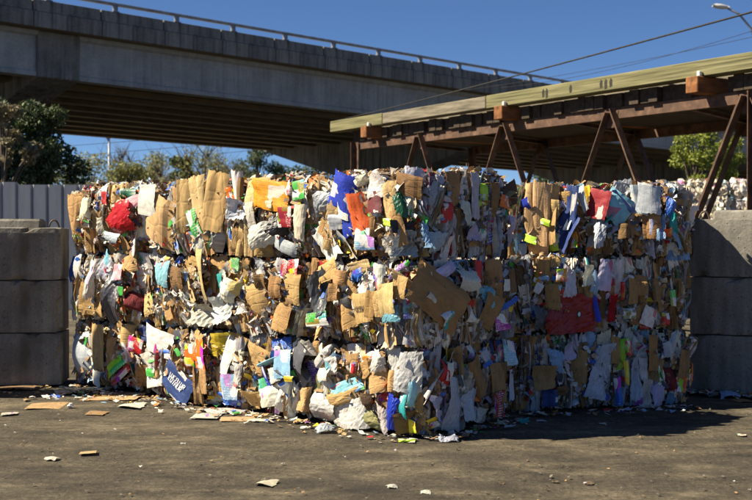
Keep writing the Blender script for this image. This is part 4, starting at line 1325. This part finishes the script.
# pieces one can pick out in the photograph: px py width height turn colour kind (pixels of the photograph)
KEYS_F = """
116 220 23 26 10 red F|157 219 25 46 -22 ltan Cf|77 214 10 38 4 tan Cf|97 190 11 18 0 wht F|130 202 11 12 15 pnk Pf|149 200 17 30 -8 wht Gf|151 201 7 18 -10 nav Lf|137 226 16 32 -25 wht Pf|140 238 20 8 -20 org Lf
172 178 17 15 10 lim Gf|180 172 12 9 0 grn Gf|105 198 5 12 0 red Lf|115 184 8 6 0 orr Lf|126 194 13 10 0 dgn G|111 237 13 9 -10 whb Pf|65 219 13 15 0 blk F|88 205 9 22 5 crm P|70 201 9 20 10 crm F
179 210 11 42 2 tan2 Cf|187 205 14 48 3 tan Cf|197 202 12 50 10 ltan Cf|211 199 14 56 -5 tan Cf|194 223 7 27 25 grn Gf|226 198 8 20 0 org G|225 183 12 9 10 dgn Lf|236 187 10 48 3 wht Lf|240 194 5 42 4 brn Cf|252 186 20 24 8 ltan Cf|271 195 30 28 -8 amb Lf|270 192 14 12 -12 wht Gf|268 201 9 10 -8 crm Pf|241 209 13 17 0 whb F|266 232 20 22 10 wht F|279 226 13 20 0 blk F|287 217 11 19 0 dred Gf|283 246 22 13 -20 sil Lf|299 221 9 36 -4 crm Pf|299 190 9 18 10 grn Gf|291 190 8 14 -30 wht P|252 215 9 24 6 new Cf|262 250 13 16 0 tan2 C
318 204 21 26 0 sil F|313 225 16 20 0 whb F|340 190 22 32 -18 roy Lf|345 215 16 42 8 roy Lf|342 206 9 25 3 wht Lf|336 222 12 16 0 sil Lf|358 216 13 44 10 orr Lf|376 202 14 20 0 mar Lf|388 201 11 38 3 ltan Cf|404 185 22 20 -12 brn Cf|364 239 16 20 0 lbl Gf|375 186 19 20 0 wht F|390 222 8 7 0 lim Lf|399 228 9 34 14 tan2 Cf|345 177 16 8 0 lil F|360 180 14 14 20 crm W
138 267 20 30 3 wht Pf|138 273 17 4 2 grn Lf|139 269 3 7 0 roy Lf|71 267 9 22 4 blu F|77 268 6 28 8 wht Lf|92 271 7 38 -4 wht P|122 260 13 17 20 tan Cf|92 300 24 28 -8 tan2 C|145 304 11 20 10 ltan Cf|119 272 11 15 0 pnk G|114 302 9 34 -6 dgr F|88 318 14 9 14 wht Lf|161 274 10 22 0 cyn Pf|153 254 15 12 -15 dgr F|175 279 14 22 0 brn C|122 291 4 8 0 grn Lf|104 262 9 22 -12 whb P|130 300 11 24 0 mar C
184 261 18 24 -10 tan2 Cf|197 274 14 46 3 ltan Cf|209 272 14 42 6 tan Cf|219 282 6 17 14 teal Lf|229 264 8 14 0 grn Gf|238 262 7 16 0 tan3 Cf|251 264 18 20 0 sil F|264 260 14 12 -15 dgr Lf|272 262 8 20 -12 wht Lf|290 267 10 18 -4 red Gf|281 269 7 18 6 dred Gf|290 289 15 28 -3 tan Cf|256 300 24 30 10 tan C|279 316 22 26 -12 tan2 C|276 287 10 20 0 tan3 C|229 286 18 26 -20 new P|198 311 26 24 0 new P|224 310 18 22 10 lgr P|242 307 8 10 0 wht F|262 282 12 14 0 brn C
306 269 14 22 0 sil F|319 292 19 34 6 dgr F|304 292 8 36 -3 whb Lf|326 271 18 18 20 tan Cf|338 277 18 14 -10 tan2 C|351 265 18 11 15 ltan C|375 272 13 30 -8 wht Pf|392 271 22 6 38 pur Gf|398 268 16 4 38 grn Lf|363 308 15 28 8 tan Cf|350 314 13 27 14 tan2 Cf|372 305 9 26 -10 tan3 Cf|379 304 11 24 4 tan Cf|390 299 14 30 6 ltan Cf|401 287 12 22 -12 tan Cf|320 319 26 13 5 grn Gf|326 322 12 9 0 pur Gf|393 314 16 14 0 cyn F|346 304 10 11 20 blk Lf|336 292 9 16 0 tan3 C
92 360 5 46 6 wht Lf|81 356 14 46 4 whb Lf|98 347 9 42 4 tan Cf|107 354 7 32 -3 tan2 Cf|135 329 8 15 0 nav Lf|132 346 11 15 -14 red Gf|122 335 12 20 0 tan Cf|117 364 18 13 32 lim Gf|121 375 22 7 30 red Gf|157 342 24 22 -10 wht Pf|156 343 4 19 -10 mag Lf|164 352 10 6 0 blu Lf|152 377 13 20 8 wht Gf|150 373 8 8 0 grn Lf|177 384 25 28 -32 nav Lf|137 377 11 20 0 tan3 C|141 350 8 14 0 yel G
202 354 10 29 -4 org Gf|191 352 9 15 0 org Gf|190 362 8 8 0 amb Gf|217 343 24 23 6 yel Lf|224 357 11 32 -24 wht Pf|254 360 20 26 -20 tan Cf|275 345 16 14 10 blu Gf|273 359 27 7 24 cyn Lf|283 364 14 26 6 lbl Gf|266 377 4 24 28 roy Lf|261 387 12 15 20 grn Gf|269 397 17 17 14 wht Pf|289 379 8 6 0 yel Lf|275 375 10 14 20 wht Lf|229 387 16 24 0 lbl Gf|226 402 20 11 0 blu F|212 383 10 29 0 tan Cf|204 381 7 24 8 tan2 Cf|253 399 16 18 0 tan C|297 357 13 25 -20 dgr Lf|299 349 14 12 0 wht F|305 342 10 8 0 tan C|239 375 8 20 0 new P
404 370 20 40 -4 lgr Ff|391 361 11 26 0 lgr Ff|390 381 10 20 0 tan Cf|378 381 17 22 12 tan Cf|366 359 13 17 0 amb G|345 389 28 13 20 cyn Pf|344 397 28 13 18 tan Cf|342 415 18 27 -4 wht Ff|355 413 18 29 8 wht Ff|320 409 22 26 0 lgr Ff|312 427 20 7 0 whb F|392 412 11 34 -8 roy Ff|383 420 10 25 -4 wht Ff|402 407 6 26 2 teal Lf|304 373 9 22 14 pur G|372 421 20 20 0 olv P|325 374 14 12 0 new C|355 368 9 9 0 red G|335 366 11 16 0 wht P|310 395 10 28 0 olv F|300 400 14 22 0 tan C|379 363 10 20 0 wht F|368 400 9 12 0 drk C|408 428 6 12 0 yel G"""
KEYS_R = """
423 180 13 24 0 whb F|445 178 12 34 0 whb F|435 180 8 15 0 mar G|447 212 9 20 8 red Lf|484 194 6 23 0 lim Lf|491 178 9 25 0 cyn F|505 202 9 12 -8 org Lf|496 205 11 38 0 brn Cf|515 195 15 22 20 drk Cf|476 196 8 42 0 gry Lf|455 182 10 32 0 tan3 Cf|473 231 9 15 0 lil F|412 206 8 28 -6 dgn F|414 227 16 13 0 blk Lf|415 243 14 20 0 sil F|428 232 10 26 0 lbl F|465 210 8 26 0 new P|437 240 12 18 0 whb F|512 226 8 14 0 lil F
440 296 42 44 -36 tan3 Cf|423 284 26 8 -38 ltan Cf|448 271 22 13 22 lil Pf|471 263 20 12 8 lbl Pf|481 274 7 24 -4 red Lf|487 297 12 18 0 cyn F|496 278 12 40 0 tan3 Cf|489 311 16 32 -22 tan3 Cf|519 281 12 22 0 brn Cf|505 285 6 11 0 wht Lf|510 303 19 5 18 blu Lf|524 317 12 11 -30 red Gf|499 322 9 16 0 mag G|452 313 22 18 25 teal G|466 281 11 16 0 wht F|432 297 7 10 -40 crm Lf|470 314 12 16 0 wht G
447 373 11 29 -14 red Lf|448 372 6 17 -14 wht Lf|428 371 19 9 -34 whb Gf|436 384 3 44 -52 wht Lf|479 376 11 40 32 tan3 Cf|497 383 9 38 0 tan3 Cf|503 385 7 42 -4 brn Cf|455 405 11 46 -4 whb Ff|513 350 9 24 0 cyn G|512 385 5 29 4 whb Lf|493 404 12 23 0 dred G|423 425 17 20 10 brn Cf|437 352 9 12 0 mag G|467 350 10 20 14 whb F|470 405 10 24 0 whb F|437 410 14 22 0 lil F|484 418 9 18 0 wht F|448 432 28 7 0 whb F|480 348 9 20 20 lbl G|425 395 11 24 0 cyn G"""
KEYS_S = """
526 212 12 68 2 ltan Cf|541 212 15 72 -1 ltan Cf|551 198 8 40 -4 tan Cf|553 226 9 34 0 tan Cf|541 221 20 6 -18 lim Lf|530 239 15 7 -16 lim Lf|553 243 9 15 10 lim Lf|526 204 9 11 20 roy Lf|529 188 13 10 -10 wht Lf|552 207 13 14 -4 tan Cf|567 198 14 13 10 tan2 Cf|566 231 20 34 -24 nav Lf|571 207 11 40 -4 nav Lf|568 224 6 12 -20 whb G|557 184 10 24 0 whb Lf|565 184 5 15 0 red Lf|578 180 18 13 20 cyn Pf|589 190 7 19 14 yel Lf|583 196 7 26 14 whb G|598 204 20 27 -12 dred Lf|617 207 25 29 -38 cyn Pf|613 214 22 4 50 teal Lf|623 201 5 27 40 nav Lf|624 187 12 22 4 whb F|648 197 24 27 -8 sil Lf|638 197 13 28 6 whb Lf|651 223 17 29 0 tan3 Cf|652 227 6 14 0 lil Lf|670 208 8 18 0 blu F|673 222 7 20 0 teal F|668 233 8 9 0 orr G|661 229 6 18 0 lbl F|624 231 11 14 0 brn C|575 240 7 16 0 amb G|600 232 9 24 0 whb F
528 261 14 9 10 ltan C|544 263 20 10 35 ltan C|556 262 16 10 20 tan C|578 316 34 36 -6 dred Ff|557 320 22 22 8 dred Ff|553 297 14 24 0 tan3 Cf|569 281 11 23 0 whb P|607 273 16 30 -12 lil Pf|594 283 6 27 0 lbl Lf|596 309 5 24 6 roy Lf|612 308 8 28 4 dred C|632 291 9 24 0 tan3 Cf|537 288 10 10 -30 wht G|621 291 5 17 0 red G|648 317 12 17 -24 wht Pf|668 319 9 11 0 red G|673 298 8 15 0 lim G|560 275 9 12 0 amb G|640 285 9 20 0 tan3 C|655 290 8 22 0 tan3 C|540 320 12 22 0 dgr F|628 313 11 11 0 olv G|585 275 8 16 0 wht F
584 371 20 38 -2 tan3 Cf|603 366 15 46 -6 whb Ff|600 385 18 26 -10 whb Ff|607 341 9 19 -6 crm F|653 353 12 33 0 tan3 Cf|619 391 9 27 10 blu G|635 375 9 35 0 whb F|569 350 12 14 0 lil F|543 377 19 22 0 tan3 C|562 391 14 10 0 brn C|615 350 7 25 0 tan3 Cf|685 364 12 26 -8 tan3 C|669 350 8 17 0 whb F|629 348 8 14 0 red G|640 395 8 20 0 pur G|659 392 10 22 0 lil F|555 362 14 18 0 lbl F|645 396 8 24 0 wht F|672 380 12 20 0 mar C|549 398 14 16 0 nav L|625 372 5 22 0 yel G"""
KLAB = {(177, 384): 'navy carton panel with two lines of white lettering', (363, 308): 'tan box panel with faded stamped lettering', (578, 316): 'dark red cloth with small emblem',
        (116, 220): 'crumpled red plastic bag', (404, 370): 'draped grey canvas', (392, 412): 'royal blue crushed plastic bottle', (236, 187): 'upright white slab standing above the bale',
        (342, 206): 'white diamond on the blue sheet', (447, 373): 'red carton with white label', (584, 371): 'brown paper sack', (271, 195): 'orange sheet with white print'}
KOBJ = {}
def place_keys(txt, side):
    r = random.Random(77)
    order = 0
    for tok in txt.replace('\n', '|').split('|'):
        if not tok.strip(): continue
        px, py, wp, hp, rot, ck, kd = tok.split()
        px, py, wp, hp, rot = float(px), float(py), float(wp), float(hp), R(float(rot))
        d = ray(px, py)
        if side == 'F': O, n = PL, -NF
        elif side == 'R': O, n = PC, UF
        else: O, n = PS, Vector((US.y, -US.x, 0))
        cam0 = Vector((0, 0, CAMH))
        def hit(O, n):
            s = (O - cam0).dot(n) / d.dot(n)
            return cam0 + d * s, s
        P, dist = hit(O, n)
        ly = 0 if P.z < ZL[1] else (1 if P.z < ZL[2] else 2)
        if side == 'F':
            a = (P - PL).dot(UF)
            c = max(i for i in range(4) if i == 0 or a >= seams[ly][i])
            key, fn = ('F', ly, c), 'front'
        elif side == 'R': key, fn = ('F', ly, 3), 'right'
        else: key, fn = ('S', ly, 0), 'front'
        root, face = BAL[key], FACES[key][fn]
        Rz = Matrix.Rotation(root.rotation_euler.z, 3, 'Z')
        n = Rz @ face.n; O = root.location + Rz @ face.c
        P, dist = hit(O + n * .05, n)
        loc = Rz.transposed() @ (P - O)
        a, b = loc.dot(face.u), loc.dot(face.v)
        fore = abs(n.dot(Vector((d.x, 1, 0)).normalized()))
        w_, h = wp * dist / FPX / max(.35, fore), hp * dist / FPX
        flat = kd.endswith('f')
        kind = kd[0]
        off = bulge(face, a, b, root['seed'] if 'seed' in root else 1) + .04 + .0022 * len(KEYR.setdefault(id(face), []))
        lim_b = face.h / 2 - h * .5 + (.05 if hp > 44 and px < 260 else -.015)
        b = max(-lim_b, min(lim_b, b)) if lim_b > 0 else 0
        KEYR[id(face)].append((a, b, w_, h))
        lim_a = face.w / 2 + .03
        a = max(-lim_a, min(lim_a, a))
        zs = (w_ + h) * (.36 if flat else .42)
        rx_, ry_ = roll(face, a, b)
        if kd == 'Cf' and h > 2 * w_: tx, ty = r.gauss(0, .08), r.gauss(0, .28)
        elif flat: tx, ty = r.gauss(0, .07), r.gauss(0, .09)
        else: tx, ty = r.gauss(0, .18), r.gauss(0, .2)
        tx += rx_ * .8; ty += ry_ * .8
        if side == 'S' and ly == 2 and px < 600: ty -= .5
        if kind == 'W': zs = w_ * .8
        nm = None
        o = put(root, face, a, b, off, w_ * 1.1, h * 1.08, rot, tx, ty, zs, kind, jitter(K[ck], r, .06), r.choice(PR[kd]), KLAB.get((int(px), int(py))), nm)
        KOBJ[(int(px), int(py))] = (o, face)
        order += 1
place_keys(KEYS_F, 'F')
place_keys(KEYS_R, 'R')
place_keys(KEYS_S, 'S')
for args in DEFER: fill_face(*args)

# ---------------------------------------------------------------- lettering and emblem on the sheets (flat print, a sub-part of its sheet)
M['ink_white'] = noise_mat('white_ink', [(0.3, (.6, .62, .66)), (0.7, (.75, .76, .78))], 20, 3, 0.6, bumpk=0)
M['ink_black'] = noise_mat('faded_black_ink', [(0.3, (.05, .035, .025)), (0.7, (.12, .08, .05))], 20, 3, 0.8, bumpk=0)
GL = {'a': [(0, 0, 0, 1), (0, 1, .7, 1), (.7, 1, .7, 0), (0, .5, .7, .5)], 'b': [(0, 0, 0, 1), (0, 0, .7, 0)], 'c': [(0, 0, 0, 1), (0, 1, .6, 1), (0, .5, .5, .5), (0, 0, .6, 0)],
      'd': [(0, 0, 0, 1), (.7, 0, .7, 1), (0, 0, .7, 0)], 'e': [(0, 0, 0, 1), (0, 1, .7, 1), (.7, 1, .7, .5), (.7, .5, 0, .5), (.1, .5, .7, 0)], 'f': [(.35, 0, .35, 1)]}
def print_on(key, mat, lines, name='lettering'):
    o, face = KOBJ[key]
    sx, sy, sz = o.matrix_basis.to_scale()
    me = o.data
    co = [v.co for v in me.vertices]
    top = max(c.z for c in co)
    m = MB()
    def zat(x, y):
        q = min((c for c in co), key=lambda c: (c.x - x) ** 2 + (c.y - y) ** 2 - c.z * .002)
        return q.z
    for (x0, y0, s, word, slant) in lines:      # in sheet units
        x = x0
        for ch in word:
            for (a, b_, c, d_) in GL[ch]:
                p = Vector((x + a * s * .8 + b_ * s * slant, y0 + b_ * s * sx / sy, 0)); q = Vector((x + c * s * .8 + d_ * s * slant, y0 + d_ * s * sx / sy, 0))
                t = (q - p); t.normalize(); nn = Vector((-t.y, t.x, 0)) * s * .11
                zz = [zat(v.x, v.y) + .035 for v in (p, q)]
                vs = [(p.x - nn.x, p.y - nn.y * sx / sy, zz[0]), (q.x - nn.x, q.y - nn.y * sx / sy, zz[1]), (q.x + nn.x, q.y + nn.y * sx / sy, zz[1]), (p.x + nn.x, p.y + nn.y * sx / sy, zz[0])]
                m.add(vs, [(0, 1, 2, 3)])
            x += s * .85
    k = m.build(name, mat, o)
    return k
print_on((177, 384), M['ink_white'], [(-.30, .06, .10, 'fdcafde', .15), (-.28, -.10, .10, 'cdfade', .15)])
print_on((363, 308), M['ink_black'], [(-.36, -.05, .14, 'dceca', 0), (-.32, -.13, .07, 'accdebca', 0)])
def emblem(key):
    o, face = KOBJ[key]
    sx, sy, sz = o.matrix_basis.to_scale()
    zt = max(v.co.z for v in o.data.vertices if abs(v.co.x) < .12 and abs(v.co.y) < .14)
    for rr, dz, mt, nm in ((.075, .02, M['ink_black'], 'emblem'), (.045, .03, M['ink_white'], 'emblem')):
        pts = [(.02 + rr * .75 * math.cos(a), rr * 1.35 * math.sin(a) * sx / sy * (.75 if rr < .05 and math.cos(a) < 0 else 1), zt + dz) for a in np.linspace(0, 2 * math.pi, 15)[:-1]]
        MB().add(pts, [tuple(range(14))]).build(nm, mt, o)
emblem((578, 316))

# ---------------------------------------------------------------- pale bales behind the right wall
pl_lab = ('first', 'second', 'third', 'fourth', 'fifth', 'sixth')
for c in range(4):
    for ly in range(2):
        L = 1.38
        x = 7.7 + c * 1.42
        root = empty('pale_bale', (x, 32.4 - .3 * c, 1.6 * ly), (0, 0, R(-20 + 4 * ((c * 7) % 3 - 1))))
        tag(root, '%s cream bale from the left, %s row behind the right blocks' % (pl_lab[c], ('lower', 'upper')[ly]), 'bale', 'cream paper bales behind the wall')
        core(root, L, 1.1, 1.59 + (.08 * (c % 3 == 1)) * ly, 200 + c * 3 + ly)
        f = Face((0, 0, .8), (1, 0, 0), (0, 0, 1), L, 1.6)
        if ly == 1:
            fill_face(root, f, PALE, 300 + c, .17, False, sc=2.6)
            fill_face(root, Face((0, .3, 1.6), (1, 0, 0), (0, 1, 0), L, .5), PALE, 330 + c, .22, False, sc=2.4, top=True)
        scraps(root, [f], PALE, 360 + c * 2 + ly, 60, (.04, .09))

# ---------------------------------------------------------------- litter on the ground
LIT = [  # px py width height turn colour kind lift label
    (46, 406, 36, 12, 6, 'tan', 'C', 'curled tan cardboard flap on the dirt left of the bales'),
    (116, 396, 52, 13, -3, 'ltan', 'Cf', 'long flat tan cardboard sheet at the foot of the left bale'),
    (20, 387, 46, 16, 0, 'brn', 'C', 'crushed brown cardboard box in shade under the left blocks'),
    (66, 392, 22, 7, 14, 'whb', 'P', 'bluish white sheet in the shade at the bottom left corner bale'),
    (126, 406, 24, 6, 4, 'wht', 'P', 'white paper strip on the dirt below the long cardboard sheet'),
    (96, 413, 20, 5, -6, 'tan3', 'Cf', 'small tan card lying flat in the dirt at left'),
    (70, 408, 8, 6, 0, 'wht', 'W', 'small white wad beside the curled cardboard flap'),
    (8, 414, 14, 5, 10, 'lgr', 'P', 'grey-white scrap at the left edge of the yard'),
    (221, 411, 32, 8, 8, 'wht', 'P', 'white crumpled sheet against the foot of the navy lettered box'),
    (206, 416, 26, 6, -8, 'lgr', 'Pf', 'dull white sheet left of the tan board on the dirt'),
    (237, 419, 34, 6, 3, 'ltan', 'Cf', 'narrow tan board lying in front of the bottom bales'),
    (262, 420, 20, 6, -10, 'wht', 'P', 'white torn paper at the right end of the tan board'),
    (50, 459, 16, 5, -8, 'wht', 'P', 'white paper scrap alone on the dirt at lower left'),
    (87, 453, 22, 6, 12, 'ltan', 'C', 'tan torn card alone on the dirt at lower left'),
    (262, 484, 26, 7, -6, 'crm', 'P', 'cream torn paper near the bottom edge, left of centre'),
    (283, 464, 6, 3, 0, 'whb', 'P', 'tiny bluish scrap on the dirt below the white bundles'),
    (183, 444, 6, 3, 0, 'lgr', 'P', 'tiny pale scrap on the open dirt left of centre'),
    (407, 441, 24, 5, -8, 'lim', 'Lf', 'bright lime green strip on the dirt at the near corner'),
    (325, 432, 26, 8, 5, 'whb', 'F', 'white plastic sheet spilling from under the corner bales'),
    (542, 421, 10, 6, 0, 'whb', 'Lf', 'small white carton flap in the shade between the two stacks'),
    (448, 439, 30, 6, 4, 'whb', 'F', 'white plastic film on the ground under the shaded side'),
    (504, 417, 14, 5, 10, 'lgr', 'P', 'dull grey scrap at the foot of the shaded side'),
    (699, 393, 20, 12, 0, 'whb', 'F', 'bluish plastic bag heaped against the right blocks'),
    (714, 396, 14, 9, 10, 'sil', 'F', 'silvery plastic bag in the heap by the right blocks'),
    (727, 397, 18, 9, -5, 'lbl', 'F', 'pale blue plastic bag in the heap by the right blocks'),
    (743, 401, 20, 6, 4, 'tan3', 'C', 'flattened tan card at the right edge by the blocks'),
    (737, 392, 12, 9, 0, 'wht', 'W', 'white paper wad against the right blocks near the edge'),
    (677, 400, 16, 8, -14, 'whb', 'Pf', 'white sheet leaning out at the foot of the right stack'),
    (706, 388, 14, 9, 0, 'dgr', 'F', 'dark plastic film in the heap by the right blocks'),
    (393, 487, 14, 4, 4, 'lgr', 'P', 'pale flat scrap at the bottom edge near centre'),
    (427, 493, 14, 4, -4, 'wht', 'P', 'white scrap at the bottom edge right of centre'),
    (502, 484, 8, 3, 0, 'drk', 'C', 'small dark scrap on the dirt at lower right, left one of three'),
    (555, 482, 10, 3, 10, 'drk', 'C', 'small dark scrap on the dirt at lower right, middle one of three'),
    (590, 484, 12, 3, 10, 'drk', 'C', 'dark narrow scrap on the dirt at lower right, right one of three'),
    (744, 436, 10, 4, 0, 'crm', 'P', 'cream scrap on the dirt at the right edge'),
    (604, 424, 7, 3, 0, 'lgr', 'P', 'tiny pale scrap in the shade before the right stack'),
]
LN = {'C': 'cardboard_piece', 'P': 'paper_scrap', 'L': 'plastic_piece', 'F': 'plastic_bag', 'W': 'paper_wad', 'G': 'carton_piece'}
LC = {'C': 'cardboard', 'P': 'paper scrap', 'L': 'plastic piece', 'F': 'plastic bag', 'W': 'paper wad', 'G': 'carton'}
r = random.Random(9)
for px, py, wp, hp, rot, ck, kd, lb in LIT:
    g = ground(px, py)
    kind = kd[0]
    w_ = wp * g.y / FPX * (.75 if py > 425 else 1)
    dpt = min(w_ * 1.1, hp * g.y / FPX * g.y / CAMH * .75)
    hh = max(.035, w_ * .10) if kind != 'F' else max(.15, w_ * .45)
    if kind == 'W': dpt, hh = w_, w_ * .8
    if kd.endswith('f'): hh *= .6
    me = r.choice(PR[kd])
    o = bpy.data.objects.new(LN[kind], me)
    COL.objects.link(o)
    zs = [v.co.z for v in me.vertices]
    zmin = min(zs)
    sc = hh if kind != 'W' else hh
    sink = .25 if kind != 'W' else .05
    o.scale = (w_, dpt, sc)
    o.rotation_euler = (0, 0, R(rot))
    o.location = (g.x, g.y, -zmin * sc * (1 - sink) - .004)
    cc = jitter(K[ck], r, .08)
    dusty = .35 if kind in 'CP' else .1
    o.color = (*[q * (1 - dusty) + d_ * dusty for q, d_ in zip(cc, (.20, .165, .115))], 1)
    tag(o, lb, LC[kind], 'litter on the dirt yard')

def small_litter():
    """countless flecks of paper, card and gravel trodden into the dirt"""
    r = np.random.default_rng(77)
    pr = random.Random(4)
    VV, FF, CC = [], [], []
    n0 = 0
    def add(x, y, s, col, up):
        nonlocal n0
        a = r.uniform(0, 6.28)
        t1 = Vector((math.cos(a), math.sin(a), r.normal(0, .15))); t2 = Vector((-math.sin(a), math.cos(a), r.normal(0, .15)))
        for jj in (-1, 0, 1):
            for ii in (-1, 0, 1):
                p = Vector((x, y, .004 + up)) + t1 * (ii * s * (1 + r.uniform(-.35, .35))) + t2 * (jj * s * .7 * (1 + r.uniform(-.35, .35)))
                p.z += abs(r.normal(0, .28)) * s
                VV.append(tuple(p))
        FF.extend([(n0 + q, n0 + q + 1, n0 + q + 4, n0 + q + 3) for q in (0, 1, 3, 4)])
        n0 += 9
        CC.extend([col] * 9)
    # spilled along the foot of the stack
    for _ in range(280):
        t = r.random()
        base = PL + UF * (t * LEN) - NF * abs(r.normal(0, .22))
        add(base.x, base.y, r.uniform(.010, .038), jitter(K[pick(SUNNY, pr)[1]], pr), 0)
    for _ in range(190):
        t = r.random()
        base = PC + NF * (t * DEP) + UF * abs(r.normal(0, .14)) if r.random() < .45 else PS + US * (t * LS) + Vector((US.y, -US.x, 0)) * abs(r.normal(0, .16))
        add(base.x, base.y, r.uniform(.012, .045), jitter(K[pick(SHADY, pr)[1]], pr), 0)
    for _ in range(120):
        base = p0 + dr * r.uniform(0, 1.2) + Vector((dr.y, -dr.x, 0)) * abs(r.normal(.1, .12))
        add(base.x, base.y, r.uniform(.02, .06), jitter(K[pick(SHADY, pr)[1]], pr), .01)
    for _ in range(110):
        add(r.uniform(-4.6, -2.6), r.uniform(11.9, 12.95), r.uniform(.012, .045), jitter(K[pick(SUNNY, pr)[1]], pr), 0)
    # thinly over the yard
    for _ in range(260):
        add(r.uniform(-5, 5), 6.5 + 6 * r.random() ** 1.2, r.uniform(.005, .014), jitter(K[pr.choice(('gry', 'new', 'tan2', 'tan3', 'tan3', 'brn'))], pr), 0)
    for _ in range(900):
        c = pr.uniform(.06, .22)
        add(r.uniform(-5, 5), 6.5 + 6 * r.random(), r.uniform(.005, .014), (c, c * .86, c * .66), 0)
    me = np_mesh('litter_flecks', np.array(VV), np.array(FF), W['S'])
    at_ = me.color_attributes.new('Col', 'FLOAT_COLOR', 'POINT')
    arr = np.ones((len(CC), 4), dtype=np.float32); arr[:, :3] = CC
    at_.data.foreach_set('color', arr.ravel())
    o = bpy.data.objects.new('litter_flecks', me)
    COL.objects.link(o)
    tag(o, 'tiny scraps of paper and grit trodden into the dirt yard', 'litter', kind='stuff')
small_litter()
